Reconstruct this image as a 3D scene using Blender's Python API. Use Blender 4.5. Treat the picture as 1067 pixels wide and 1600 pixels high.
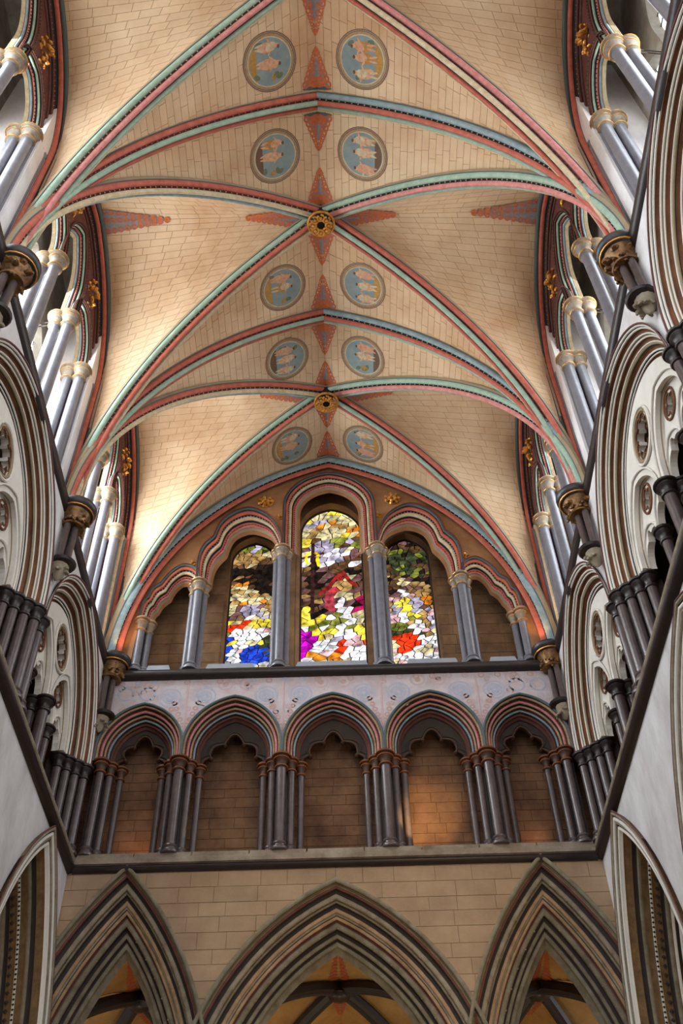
import bpy, bmesh, math, random
from math import sin, cos, pi, sqrt, acos, atan2
from mathutils import Vector, Matrix, noise
random.seed(7)
scene = bpy.context.scene
col = scene.collection
for o in list(bpy.data.objects): bpy.data.objects.remove(o)

# ------------------------------------------------------------------ camera
PITCH, YAW, ROLL = math.radians(48.843), math.radians(0.498), math.radians(-1.81)
fv = Vector((sin(YAW)*cos(PITCH), cos(YAW)*cos(PITCH), sin(PITCH)))
rv = Vector((cos(YAW), -sin(YAW), 0)); uv_ = rv.cross(fv)
r2 = rv*cos(ROLL)+uv_*sin(ROLL); u2 = -rv*sin(ROLL)+uv_*cos(ROLL)
camd = bpy.data.cameras.new('camera'); cam = bpy.data.objects.new('camera', camd); col.objects.link(cam)
CAM = Vector((0.199, -20.635, 0.0))
cam.matrix_world = Matrix(((r2.x, u2.x, -fv.x, CAM.x), (r2.y, u2.y, -fv.y, CAM.y), (r2.z, u2.z, -fv.z, CAM.z), (0, 0, 0, 1)))
camd.sensor_fit = 'VERTICAL'; camd.sensor_height = 24; camd.lens = 1606.0/1600*24
camd.clip_end = 300
scene.camera = cam
# ------------------------------------------------------------------ world + exposure
scene.view_settings.view_transform = 'Standard'
scene.view_settings.look = 'None'
scene.view_settings.exposure = 0.88
scene.view_settings.gamma = 1
scene.view_settings.use_curve_mapping = False
w = bpy.data.worlds.new('overcast_daylight'); scene.world = w; w.use_nodes = True
bgn = w.node_tree.nodes['Background']; bgn.inputs[0].default_value = (0.93, 0.95, 1.0, 1); bgn.inputs[1].default_value = 1.22

def area(name, loc, target, sx, sy, power, color):
    l = bpy.data.lights.new(name, 'AREA'); l.shape = 'RECTANGLE'; l.size = sx; l.size_y = sy; l.energy = power; l.color = color
    o = bpy.data.objects.new(name, l); col.objects.link(o); o.location = loc
    o.rotation_euler = (Vector(target)-Vector(loc)).to_track_quat('-Z', 'Y').to_euler()
    return o
def spot(name, loc, target, power, color, ang=1.2, size=0.15):
    l = bpy.data.lights.new(name, 'SPOT'); l.energy = power; l.color = color; l.spot_size = ang; l.spot_blend = 0.6; l.shadow_soft_size = size
    o = bpy.data.objects.new(name, l); col.objects.link(o); o.location = loc
    o.rotation_euler = (Vector(target)-Vector(loc)).to_track_quat('-Z', 'Y').to_euler()
    return o
# daylight through the clerestory lancets of both sides, stronger from the left
BAYS = [(-5.42, 0.0), (-11.5, -5.42), (-17.6, -11.5)]
for k, (ya, yb) in enumerate(BAYS):
    ym = (ya+yb)/2
    area('daylight_left', (-7.22, ym, 21.3), (0, ym-1.0, 19.0), 3.6, 5.0, (330, 480, 640)[2-k], (0.86, 0.94, 1.0))
    area('daylight_right', (7.22, ym, 21.3), (0, ym-1.0, 19.0), 3.6, 5.0, 200, (0.9, 0.95, 1.0))
# warm floodlights standing on the clerestory sill beside the vault springers
WARM = (1.0, 0.45, 0.12)
for s in (-1, 1):
    for y in (-5.1, -11.1):
        spot('springer_floodlight', (s*5.95, y+0.75, 17.9), (s*5.6, y-0.1, 19.6), 110, WARM, 1.15)
    spot('springer_floodlight', (s*5.5, -0.45, 17.75), (s*5.55, -0.2, 19.4), 120, WARM, 1.2)
spot('choir_floodlight', (3.0, -9, 6.5), (1.0, 0, 10.8), 420, (1.0, 0.72, 0.42), 0.85, 0.3)
for x in (-4.5, 0, 4.5):
    spot('retrochoir_lamp', (x, 3.8, 4.0), (x, 4.4, 11.0), 90, (1.0, 0.74, 0.42), 2.0, 0.3)
for s in (-1, 1):
    spot('aisle_lamp', (s*9.0, -3.0, 4.0), (s*9.0, -3.0, 11.0), 120, (1.0, 0.74, 0.42), 2.2, 0.3)
spot('triforium_lamp', (1.75, -0.75, 12.6), (2.05, 1.0, 13.5), 130, (1.0, 0.62, 0.25), 1.0, 0.03)
spot('triforium_lamp', (-4.4, 0.4, 12.4), (-4.6, 1.1, 13.2), 16, (1.0, 0.5, 0.2), 1.5, 0.05)
spot('triforium_lamp', (4.6, 0.45, 12.4), (4.5, 1.1, 13.3), 10, (1.0, 0.5, 0.2), 1.4, 0.05)

# ------------------------------------------------------------------ materials
def lin(c):
    return tuple(((x/255)/12.92 if x/255 <= 0.04045 else ((x/255+0.055)/1.055)**2.4) for x in c)
MATS = {}
def mat(name, rgb, rough=0.8, metal=0.0, var=0.25, scale=2.5, rgb2=None, bump=0.12, stretch=(1, 1, 1), fine=22, emit=None):
    m = bpy.data.materials.new(name); m.use_nodes = True; nt = m.node_tree; b = nt.nodes['Principled BSDF']
    c = lin(rgb); c2 = lin(rgb2) if rgb2 else tuple(x*(1-var) for x in c)
    tc = nt.nodes.new('ShaderNodeTexCoord'); mp = nt.nodes.new('ShaderNodeMapping'); mp.inputs['Scale'].default_value = stretch
    geo = nt.nodes.new('ShaderNodeNewGeometry')
    nt.links.new(geo.outputs['Position'], mp.inputs['Vector'])
    n1 = nt.nodes.new('ShaderNodeTexNoise'); n1.inputs['Scale'].default_value = scale; n1.inputs['Detail'].default_value = 6; n1.inputs['Roughness'].default_value = 0.65
    nt.links.new(mp.outputs[0], n1.inputs['Vector'])
    cr = nt.nodes.new('ShaderNodeValToRGB'); cr.color_ramp.elements[0].position = 0.32; cr.color_ramp.elements[1].position = 0.68
    cr.color_ramp.elements[0].color = (*c2, 1); cr.color_ramp.elements[1].color = (*c, 1)
    nt.links.new(n1.outputs['Fac'], cr.inputs[0])
    nt.links.new(cr.outputs[0], b.inputs['Base Color'])
    b.inputs['Roughness'].default_value = rough; b.inputs['Metallic'].default_value = metal
    if bump:
        n2 = nt.nodes.new('ShaderNodeTexNoise'); n2.inputs['Scale'].default_value = fine; n2.inputs['Detail'].default_value = 4
        nt.links.new(geo.outputs['Position'], n2.inputs['Vector'])
        bp = nt.nodes.new('ShaderNodeBump'); bp.inputs['Strength'].default_value = bump; bp.inputs['Distance'].default_value = 0.02
        nt.links.new(n2.outputs['Fac'], bp.inputs['Height']); nt.links.new(bp.outputs[0], b.inputs['Normal'])
    MATS[name] = m
    return m
def varied(m, amt=0.16):
    """small tone change from piece to piece (each stone its own shade)"""
    nt = m.node_tree; b = nt.nodes['Principled BSDF']; src = b.inputs['Base Color'].links[0].from_socket
    oi = nt.nodes.new('ShaderNodeNewGeometry'); mr = nt.nodes.new('ShaderNodeMapRange')
    mr.inputs['To Min'].default_value = 1-amt; mr.inputs['To Max'].default_value = 1+amt
    ob = nt.nodes.new('ShaderNodeObjectInfo'); ad = nt.nodes.new('ShaderNodeMath'); ad.operation = 'ADD'
    fr = nt.nodes.new('ShaderNodeMath'); fr.operation = 'FRACT'
    nt.links.new(oi.outputs['Random Per Island'], ad.inputs[0]); nt.links.new(ob.outputs['Random'], ad.inputs[1])
    nt.links.new(ad.outputs[0], fr.inputs[0]); nt.links.new(fr.outputs[0], mr.inputs['Value'])
    mx = nt.nodes.new('ShaderNodeVectorMath'); mx.operation = 'SCALE'
    nt.links.new(src, mx.inputs[0]); nt.links.new(mr.outputs[0], mx.inputs['Scale']); nt.links.new(mx.outputs[0], b.inputs['Base Color'])
    return m
plaster = mat('pale_limewash', (230, 228, 228), 0.85, var=0.3, scale=1.3, rgb2=(196, 190, 187), stretch=(1, 1, .5))
limestone = varied(mat('warm_limestone', (172, 146, 116), 0.9, scale=1.0, rgb2=(146, 120, 92)), 0.06)
joint = mat('lime_joint', (142, 122, 94), 0.95)
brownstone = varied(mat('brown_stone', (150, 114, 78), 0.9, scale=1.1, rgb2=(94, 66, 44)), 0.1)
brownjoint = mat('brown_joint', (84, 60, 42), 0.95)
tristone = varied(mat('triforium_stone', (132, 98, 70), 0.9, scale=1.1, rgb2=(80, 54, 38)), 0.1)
vcream = varied(mat('vault_limewash', (222, 196, 162), 0.9, scale=0.42, rgb2=(190, 152, 114), bump=0.05), 0.035)
vjoint = mat('vault_joint_red', (162, 104, 72), 0.9, bump=0)
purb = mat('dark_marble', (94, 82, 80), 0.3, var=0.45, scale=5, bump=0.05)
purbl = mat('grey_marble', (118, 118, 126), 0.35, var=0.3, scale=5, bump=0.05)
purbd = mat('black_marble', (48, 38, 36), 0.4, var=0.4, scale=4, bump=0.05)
capbrown = mat('umber_paint', (84, 54, 34), 0.55, var=0.4, scale=4)
ledge = mat('ledge_stone', (150, 138, 120), 0.85, rgb2=(105, 88, 70), scale=2.2)
greyslab = mat('grey_lead_slab', (150, 156, 162), 0.6, var=0.1)
sgrey = mat('arch_grey', (160, 150, 128), 0.85, rgb2=(122, 108, 88), scale=3.5)
sgreen = mat('arch_greygreen', (140, 132, 110), 0.85, rgb2=(104, 92, 72), scale=3.5)
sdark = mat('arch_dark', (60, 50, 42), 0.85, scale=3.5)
sred = mat('arch_red', (112, 66, 50), 0.85, rgb2=(84, 52, 40), scale=3.5)
stan = mat('arch_tan', (182, 152, 118), 0.85, rgb2=(142, 114, 84), scale=3.5)
white = mat('moulding_white', (230, 225, 214), 0.8, var=0.12, scale=3)
brown = mat('hollow_brown', (128, 84, 54), 0.85, rgb2=(92, 56, 34), scale=2.5)
tan = mat('hollow_tan', (158, 140, 110), 0.85, var=0.2)
maroon = mat('line_maroon', (104, 66, 60), 0.8)
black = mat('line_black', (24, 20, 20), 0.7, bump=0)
red = mat('paint_red', (190, 104, 84), 0.75, rgb2=(164, 80, 62), scale=6)
dred = mat('paint_dark_red', (104, 56, 46), 0.75, rgb2=(74, 38, 32), scale=6)
green = mat('paint_green', (164, 184, 162), 0.75, rgb2=(132, 158, 138), scale=6)
blue = mat('paint_blue', (146, 166, 168), 0.75, rgb2=(116, 136, 140), scale=6)
slate = mat('paint_slate', (84, 98, 98), 0.75, var=0.2)
pink = mat('paint_pink', (206, 140, 132), 0.75, rgb2=(178, 104, 96), scale=7)
cream = mat('paint_cream', (212, 196, 162), 0.75, rgb2=(176, 158, 124), scale=7)
orange = mat('paint_orange', (190, 112, 56), 0.75, rgb2=(160, 84, 40), scale=5)
olive = mat('diaper_olive', (140, 110, 72), 0.85, rgb2=(104, 80, 50), scale=5)
capgrey = mat('capital_stone', (150, 140, 124), 0.7, rgb2=(112, 98, 82), scale=8)
ochre = mat('paint_ochre', (168, 120, 76), 0.85, rgb2=(132, 90, 56), scale=1.5)
gold = mat('gilding', (232, 174, 84), 0.35, metal=0.55, rgb2=(176, 112, 44), scale=9)
golddark = mat('worn_gilding', (150, 108, 58), 0.4, metal=0.5, rgb2=(66, 48, 32), scale=9)
lilac = mat('band_lilac', (206, 196, 200), 0.9, rgb2=(182, 164, 164), scale=2.2)
bblue = mat('band_blue', (158, 172, 192), 0.9, rgb2=(184, 182, 192), scale=9)
bpink = mat('band_pink', (196, 160, 160), 0.9, rgb2=(192, 176, 176), scale=9)
bred = mat('band_red', (188, 142, 130), 0.9, rgb2=(190, 168, 162), scale=9)
rsky = mat('roundel_blue', (138, 150, 144), 0.9, rgb2=(118, 134, 138), scale=4, bump=0)
rring = mat('roundel_ring', (170, 146, 110), 0.9, rgb2=(142, 118, 90), scale=26, bump=0)
rflesh = mat('roundel_flesh', (214, 176, 140), 0.9, rgb2=(186, 130, 98), scale=12, bump=0)
rrose = mat('roundel_rose', (190, 126, 102), 0.9, rgb2=(206, 160, 128), scale=12, bump=0)
rochre = mat('roundel_ochre', (190, 140, 66), 0.9, rgb2=(150, 116, 66), scale=12, bump=0)
rgreen = mat('roundel_green', (112, 122, 84), 0.9, rgb2=(88, 100, 84), scale=12, bump=0)
rumber = mat('roundel_umber', (112, 84, 62), 0.9, bump=0)
scr_o = mat('scroll_orange', (204, 116, 64), 0.9, rgb2=(178, 88, 50), scale=14, bump=0)
scr_r = mat('scroll_red', (176, 92, 66), 0.9, rgb2=(196, 112, 78), scale=14, bump=0)
scr_b = mat('scroll_greyblue', (150, 142, 140), 0.9, rgb2=(120, 122, 128), scale=14, bump=0)
roofm = mat('outer_stone', (168, 162, 150), 0.9, rgb2=(136, 128, 116))
tanvault = mat('tan_limewash', (196, 160, 104), 0.9, rgb2=(164, 124, 72), scale=1.2)
floorm = mat('floor_stone', (120, 110, 98), 0.6, rgb2=(96, 86, 76), scale=1.5)
lead = mat('lead_came', (20, 18, 18), 0.6, metal=0.2)
def emis(name, c, s):
    m = bpy.data.materials.new(name); m.use_nodes = True; nt = m.node_tree
    nt.nodes.remove(nt.nodes['Principled BSDF']); e = nt.nodes.new('ShaderNodeEmission')
    e.inputs[0].default_value = (*c, 1); e.inputs[1].default_value = s
    nt.links.new(e.outputs[0], nt.nodes['Material Output'].inputs[0]); return m
dayglass_l = emis('bright_daylit_glass', (0.95, 0.98, 1.0), 3.2)
dayglass_r = emis('daylit_glass', (0.93, 0.97, 1.0), 1.3)
def stained():
    m = bpy.data.materials.new('stained_glass'); m.use_nodes = True; nt = m.node_tree
    nt.nodes.remove(nt.nodes['Principled BSDF']); e = nt.nodes.new('ShaderNodeEmission')
    oi = nt.nodes.new('ShaderNodeObjectInfo'); geo = nt.nodes.new('ShaderNodeNewGeometry')
    n = nt.nodes.new('ShaderNodeTexNoise'); n.inputs['Scale'].default_value = 5.5; n.inputs['Detail'].default_value = 3
    nt.links.new(geo.outputs['Position'], n.inputs['Vector'])
    mr = nt.nodes.new('ShaderNodeMapRange'); mr.inputs['From Min'].default_value = .33; mr.inputs['From Max'].default_value = .67
    mr.inputs['To Min'].default_value = .35; mr.inputs['To Max'].default_value = 1.45
    nt.links.new(n.outputs['Fac'], mr.inputs['Value'])
    vm = nt.nodes.new('ShaderNodeVectorMath'); vm.operation = 'SCALE'
    nt.links.new(oi.outputs['Color'], vm.inputs[0]); nt.links.new(mr.outputs[0], vm.inputs['Scale'])
    nt.links.new(vm.outputs[0], e.inputs[0]); e.inputs[1].default_value = 0.6
    nt.links.new(e.outputs[0], nt.nodes['Material Output'].inputs[0]); return m
stainedm = stained()

# ------------------------------------------------------------------ mesh helpers
WL = {}
def tag(o, label=None, cat=None, group=None, kind=None):
    if label: o['label'] = label
    if cat: o['category'] = cat
    if group: o['group'] = group
    if kind: o['kind'] = kind
    return o
def thing(name, loc, label, cat, group=None, kind=None):
    o = bpy.data.objects.new(name, None); o.empty_display_size = 0.2; col.objects.link(o); o.location = loc
    WL[o] = Vector(loc); return tag(o, label, cat, group, kind)
class MB:
    def __init__(self): self.v = []; self.f = []
    def grid(self, rows, closed=False, cyc=False):
        n = len(rows[0]); base = len(self.v)
        for r in rows: self.v.extend(r)
        m = len(rows)
        for i in range(m-1 + (1 if cyc else 0)):
            i2 = (i+1) % m
            for j in range(n-1 + (1 if closed else 0)):
                j2 = (j+1) % n
                self.f.append((base+i*n+j, base+i*n+j2, base+i2*n+j2, base+i2*n+j))
        return self
    def poly(self, pts):
        b = len(self.v); self.v.extend(pts); self.f.append(tuple(range(b, b+len(pts)))); return self
    def prism(self, bot, top):
        """closed solid between two equal loops"""
        n = len(bot); b = len(self.v); self.v.extend(bot); self.v.extend(top)
        self.f.append(tuple(range(b+n-1, b-1, -1))); self.f.append(tuple(range(b+n, b+2*n)))
        for i in range(n):
            j = (i+1) % n; self.f.append((b+i, b+j, b+n+j, b+n+i))
        return self
    def box(self, a, c):
        x0, y0, z0 = a; x1, y1, z1 = c
        return self.prism([Vector((x0, y0, z0)), Vector((x1, y0, z0)), Vector((x1, y1, z0)), Vector((x0, y1, z0))],
                          [Vector((x0, y0, z1)), Vector((x1, y0, z1)), Vector((x1, y1, z1)), Vector((x0, y1, z1))])
    def lathe(self, c, prof, n=20, ax=None):
        rows = [[Vector((c[0]+r*cos(2*pi*k/n), c[1]+r*sin(2*pi*k/n), c[2]+z)) for k in range(n)] for r, z in prof]
        self.grid(rows, closed=True)
        for row in (0, -1):
            if prof[row][0] > 1e-4: self.poly(rows[row])
        return self
    def tube(self, pts, r, n=8, closed=False):
        pts = [Vector(p) for p in pts]; rows = []; m = len(pts)
        up = Vector((0.13, 0.37, 0.92)).normalized()
        for i, p in enumerate(pts):
            a = pts[(i-1) % m] if (closed or i > 0) else p; b = pts[(i+1) % m] if (closed or i < m-1) else p
            t = (b-a).normalized(); x = t.cross(up)
            if x.length < .05: x = t.cross(Vector((1, 0, 0)))
            x.normalize(); y = t.cross(x); rr = r[i] if isinstance(r, (list, tuple)) else r
            rows.append([p+x*rr*cos(2*pi*k/n)+y*rr*sin(2*pi*k/n) for k in range(n)])
        self.grid(rows, closed=True, cyc=closed)
        if not closed: self.poly(rows[0]); self.poly(rows[-1])
        return self
    def blob(self, c, sx, sy, sz, rot=None, n=6):
        rows = []
        for i in range(n//2+1+1):
            ph = pi*i/(n//2+1); row = []
            for k in range(n):
                p = Vector((sx*sin(ph)*cos(2*pi*k/n), sy*sin(ph)*sin(2*pi*k/n), sz*cos(ph)))
                if rot: p = rot @ p
                row.append(Vector(c)+p)
            rows.append(row)
        return self.grid(rows, closed=True)
    def build(self, name, m, parent=None, smooth=True, sharp=40, recalc=True):
        if parent is not None: off = WL[parent]
        else:
            xs = [p[0] for p in self.v]; ys = [p[1] for p in self.v]; zs = [p[2] for p in self.v]
            off = Vector(((min(xs)+max(xs))/2, (min(ys)+max(ys))/2, min(zs)))
        me = bpy.data.meshes.new(name); me.from_pydata([Vector(p)-off for p in self.v], [], self.f)
        if recalc:
            bm = bmesh.new(); bm.from_mesh(me); bmesh.ops.recalc_face_normals(bm, faces=bm.faces); bm.to_mesh(me); bm.free()
        if smooth:
            me.shade_smooth(); me.set_sharp_from_angle(angle=math.radians(sharp))
        me.materials.append(m)
        o = bpy.data.objects.new(name, me); col.objects.link(o)
        if parent is not None: o.parent = parent
        else: o.location = off
        WL[o] = off
        return o
def East(u, v, d): return Vector((u, -d, v))
def Side(s):
    def F(u, v, d): return Vector((s*(5.85-d), u, v))
    return F

# ------------------------------------------------------------------ arch paths
class Pointed:
    def __init__(s, ax, z0, w, h, zbot, n=18):
        s.ax, s.z0, s.w, s.h, s.zb, s.n = ax, z0, w, h, zbot, n
        s.R = (h*h+w*w)/(2*w); s.c = s.R-w
    def P(s, o):
        r = s.R+o; tm = acos(max(-1, min(1, s.c/r))); h = []
        for i in range(s.n+1):
            t = tm*i/s.n; h.append((r*cos(t)-s.c, s.z0+r*sin(t)))
        L = [(s.ax-(s.w+o), s.zb)]+[(s.ax-x, z) for x, z in h]
        R_ = [(s.ax+x, z) for x, z in reversed(h)][1:]+[(s.ax+s.w+o, s.zb)]
        return L+R_
    def top(s, x, o=0.0, out=None):
        d = abs(x-s.ax); r = s.R+o
        if d >= s.w+o: return out if out is not None else s.zb
        return s.z0+sqrt(max(0, r*r-(d+s.c)**2))
def cat(P, kinks, sub=4):
    out = []
    n = len(P)
    for i in range(n-1):
        p1, p2 = P[i], P[i+1]
        p0 = P[i-1] if i > 0 and i not in kinks else p1
        p3 = P[i+2] if i+2 < n and (i+1) not in kinks else p2
        for k in range(sub):
            t = k/sub
            out.append(tuple(0.5*((2*p1[j])+(-p0[j]+p2[j])*t+(2*p0[j]-5*p1[j]+4*p2[j]-p3[j])*t*t+(-p0[j]+3*p1[j]-3*p2[j]+p3[j])*t**3) for j in (0, 1)))
    out.append(P[-1]); return out
class Lerp:
    def __init__(s, outer, inner, kinks, W, sx=1):
        s.o = [(x*sx, z) for x, z in cat(outer, kinks)]; s.i = [(x*sx, z) for x, z in cat(inner, kinks)]; s.W = W
    def P(s, o):
        t = -o/s.W
        return [(a[0]+(b[0]-a[0])*t, a[1]+(b[1]-a[1])*t) for a, b in zip(s.o, s.i)]

def beads(F, path, d, size, step, name, m, parent):
    mb = MB(); acc = step*.5
    pts = [F(u, v, d) for u, v in path]
    for a, b in zip(pts, pts[1:]):
        L = (b-a).length
        if L < 1e-6: continue
        t = (b-a)/L
        while acc < L:
            c = a+t*acc; s_ = size
            mb.v += [c+Vector((s_, 0, 0)), c-Vector((s_, 0, 0)), c+Vector((0, s_, 0)), c-Vector((0, s_, 0)), c+Vector((0, 0, s_)), c-Vector((0, 0, s_))]
            k = len(mb.v)-6
            for f in ((0, 2, 4), (2, 1, 4), (1, 3, 4), (3, 0, 4), (2, 0, 5), (1, 2, 5), (3, 1, 5), (0, 3, 5)): mb.f.append(tuple(k+i for i in f))
            acc += step
        acc -= L
    return tag(mb.build(name, m, parent, smooth=False, recalc=False), kind='stuff')

def orders(F, arch, o0, d0, o1, d1, spec, parent, bulge=0.55, k=6):
    tot = sum(i[1] for i in spec); L = sqrt((o1-o0)**2+(d1-d0)**2); t = ((o1-o0)/L, (d1-d0)/L); nn = (t[1], -t[0])
    pos = 0.0
    for it in spec:
        kind, wd, m = it[:3]; wd = wd/tot*L
        prof = []
        kk = k if kind in ('roll', 'hollow') else 1
        for i in range(kk+1):
            ph = pi*i/kk
            if kind == 'roll': a, b = wd*(1-cos(ph))/2, wd*bulge*sin(ph)
            elif kind == 'hollow': a, b = wd*(1-cos(ph))/2, -wd*0.42*sin(ph)
            else: a, b = wd*i/kk, 0.0
            prof.append((o0+t[0]*(pos+a)+nn[0]*b, d0+t[1]*(pos+a)+nn[1]*b))
        mb = MB(); mb.grid([[F(u, v, d) for u, v in arch.P(o)] for o, d in prof])
        mo_ = mb.build('moulding', m, parent, sharp=50)
        if len(it) > 3:
            o, d = prof[len(prof)//2]
            size, step, bm_ = it[3]
            beads(F, arch.P(o+nn[0]*size*.6), d+nn[1]*size*.6, size, step, 'beading', bm_, mo_)
        pos += wd

def strip_wall(F, us, zb, zt, d0, d1, name, m, parent=None, **kw):
    mb = MB()
    fb = [F(u, zb(u), d0) for u in us]; ft = [F(u, max(zt(u), zb(u)+.001), d0) for u in us]
    bb = [F(u, zb(u), d1) for u in us]; bt = [F(u, max(zt(u), zb(u)+.001), d1) for u in us]
    mb.grid([fb, ft, bt, bb], cyc=True)
    mb.poly([fb[0], ft[0], bt[0], bb[0]]); mb.poly([fb[-1], ft[-1], bt[-1], bb[-1]])
    return mb.build(name, m, parent, smooth=False, **kw)
def lins(a, b, n, extra=()):
    r = [a+(b-a)*i/n for i in range(n+1)]+[e for e in extra if a < e < b]
    return sorted(set(round(x, 4) for x in r))

# 2D plate with holes, any frame
def plate(F, loops, d0, d1, name, m, parent=None, bevel=0.0):
    cu = bpy.data.curves.new('tmp', 'CURVE'); cu.dimensions = '2D'; cu.fill_mode = 'BOTH'
    cu.extrude = abs(d0-d1)/2-bevel
    cu.bevel_depth = bevel; cu.bevel_resolution = 0
    for lp in loops:
        sp = cu.splines.new('POLY'); sp.points.add(len(lp)-1); sp.use_cyclic_u = True
        for p, (u, v) in zip(sp.points, lp): p.co = (u, v, 0, 1)
    ob = bpy.data.objects.new('tmp', cu); col.objects.link(ob)
    dg = bpy.context.evaluated_depsgraph_get(); dg.update()
    me = ob.evaluated_get(dg).to_mesh()
    mb = MB(); mid = (d0+d1)/2
    mb.v = [F(v.co.x, v.co.y, mid+v.co.z) for v in me.vertices]; mb.f = [tuple(p.vertices) for p in me.polygons]
    bpy.data.objects.remove(ob); bpy.data.curves.remove(cu)
    return mb.build(name, m, parent, smooth=False)
def circ(cx, cz, r, n=28): return [(cx+r*cos(2*pi*i/n), cz+r*sin(2*pi*i/n)) for i in range(n)]
def foil(cx, cz, r, lobes, n=7, rot=0.0, deep=0.5):
    """foiled opening: lobes bulging out between cusps"""
    out = []
    rc = r*deep; rl = r-rc
    for k in range(lobes):
        a0 = 2*pi*k/lobes+rot
        cxk, czk = cx+rc*cos(a0), cz+rc*sin(a0)
        half = pi/2+pi/lobes*0.35
        for i in range(n+1):
            a = a0-half+2*half*i/n; out.append((cxk+rl*cos(a), czk+rl*sin(a)))
    return out
def arcs(tips, bul, n=6):
    """arcs bulging left of travel between successive points"""
    out = []
    for (a, b), h in zip(zip(tips, tips[1:]), bul):
        dx, dz = b[0]-a[0], b[1]-a[1]; L = sqrt(dx*dx+dz*dz); nx, nz = -dz/L, dx/L
        for i in range(n):
            t = i/n; k = 4*t*(1-t)*h
            out.append((a[0]+dx*t+nx*k, a[1]+dz*t+nz*k))
    out.append(tips[-1]); return out

# ------------------------------------------------------------------ columns
def cap_prof(r, h, z=0.0, flare=1.0):
    f = flare
    return [(r*.98, z-.02), (r*1.28, z), (r*1.34, z+.025), (r*1.25, z+.05), (r*1.02, z+.06), (r*1.08, z+h*.35), (r*1.3*f, z+h*.52), (r*1.62*f, z+h*.60), (r*1.72*f, z+h*.66), (r*1.62*f, z+h*.72), (r*1.5*f, z+h*.74),
            (r*1.55*f, z+h*.78), (r*1.95*f, z+h*.82), (r*2.05*f, z+h*.88), (r*1.98*f, z+h*.95), (r*1.85*f, z+h)]
def base_prof(r): return [(r*1.75, 0), (r*1.8, .05), (r*1.6, .09), (r*1.35, .11), (r*1.3, .14), (r*1.5, .17), (r*1.4, .21), (r*1.02, .24)]
def shaft_set(F, spots, zb, zt, caph, parent, mshaft, mcap, mring, rings=True):
    """spots: (u, d, r). Base, shaft and capital per spot, all under parent"""
    for (u, d, r) in spots:
        p = F(u, zb, d); c = (p.x, p.y, zb)
        MB().lathe(c, base_prof(r), 14).build('base', mshaft, parent)
        MB().lathe(c, [(r, .2), (r, zt-caph-zb)], 14).build('shaft', mshaft, parent)
        cp_ = MB().lathe(c, cap_prof(r, caph, zt-caph-zb), 18).build('capital', mcap, parent)
        if rings:
            cz = zt-caph
            for rr, zz, th in ((r*1.36, cz+.02, .010), (r*1.74, cz+caph*.64, .009), (r*2.06, cz+caph*.86, .009)):
                MB().tube([(p.x+rr*cos(2*pi*k/18), p.y+rr*sin(2*pi*k/18), zz) for k in range(18)], th, 4, closed=True).build('gilded_ring', mring, cp_)
def leaves(mb, c, rad, n, seed, size=0.1, up=None):
    rnd = random.Random(seed)
    for i in range(n):
        a = 2*pi*i/n*1.0+rnd.uniform(-.3, .3); el = rnd.uniform(-.6, .6)
        d = Vector((cos(a)*cos(el), sin(a)*cos(el), sin(el)))
        p = Vector(c)+d*rad*rnd.uniform(.75, 1.05); q = d.to_track_quat('Z', 'Y').to_matrix()
        mb.blob(p, size*rnd.uniform(.7, 1.1), size*rnd.uniform(.4, .8), size*rnd.uniform(.8, 1.2), q)
        mb.blob(p+d*size*.8+Vector((0, 0, -size*.4)), size*.42, size*.42, size*.42)

# ------------------------------------------------------------------ stones on a wall face
def clip_half(poly, a, n):
    out = []
    for i in range(len(poly)):
        p, q = poly[i], poly[(i+1) % len(poly)]
        dp = (p[0]-a[0])*n[0]+(p[1]-a[1])*n[1]; dq = (q[0]-a[0])*n[0]+(q[1]-a[1])*n[1]
        if dp >= 0: out.append(p)
        if (dp > 0 > dq) or (dp < 0 < dq):
            t = dp/(dp-dq); out.append((p[0]+(q[0]-p[0])*t, p[1]+(q[1]-p[1])*t))
    return out
def lay_stones(F, rects, d0, d1, parent, m, course=0.33, length=0.75, gap=0.012, clip=None, splits=(), seed=3, maxn=300):
    rnd = random.Random(seed); pieces = []
    for (u0, u1, z0, z1) in rects:
        z = z0; row = 0
        while z < z1-.05:
            zt = min(z+course*rnd.uniform(.9, 1.1), z1)
            if z1-zt < .12: zt = z1
            u = u0-(rnd.uniform(.1, .9)*length)
            cuts = []
            while u < u1: cuts.append(u); u += length*rnd.uniform(.7, 1.3)
            cuts = sorted([c for c in cuts if u0+.1 < c < u1-.1]+[u0, u1]+[s for s in splits if u0 < s < u1])
            for a, b in zip(cuts, cuts[1:]):
                if b-a < .04: continue
                P = [(a+gap/2, z+gap/2), (b-gap/2, z+gap/2), (b-gap/2, zt-gap/2), (a+gap/2, zt-gap/2)]
                if clip: P = clip(P)
                if P and len(P) >= 3: pieces.append(P)
            z = zt; row += 1
    def area2(P): return abs(sum(P[i][0]*P[(i+1) % len(P)][1]-P[(i+1) % len(P)][0]*P[i][1] for i in range(len(P))))/2
    pieces = [p for p in pieces if area2(p) > .004]; pieces.sort(key=lambda p: -area2(p))
    for P in pieces[:maxn]:
        e = rnd.uniform(0, .006)
        MB().prism([F(u, v, d0) for u, v in P], [F(u, v, d1+e) for u, v in P]).build('stone', m, parent, smooth=False)
    if len(pieces) > maxn:
        mb = MB()
        for P in pieces[maxn:]: mb.prism([F(u, v, d0) for u, v in P], [F(u, v, d1) for u, v in P])
        tag(mb.build('stone_remainder', m, parent, smooth=False), kind='stuff')

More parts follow.
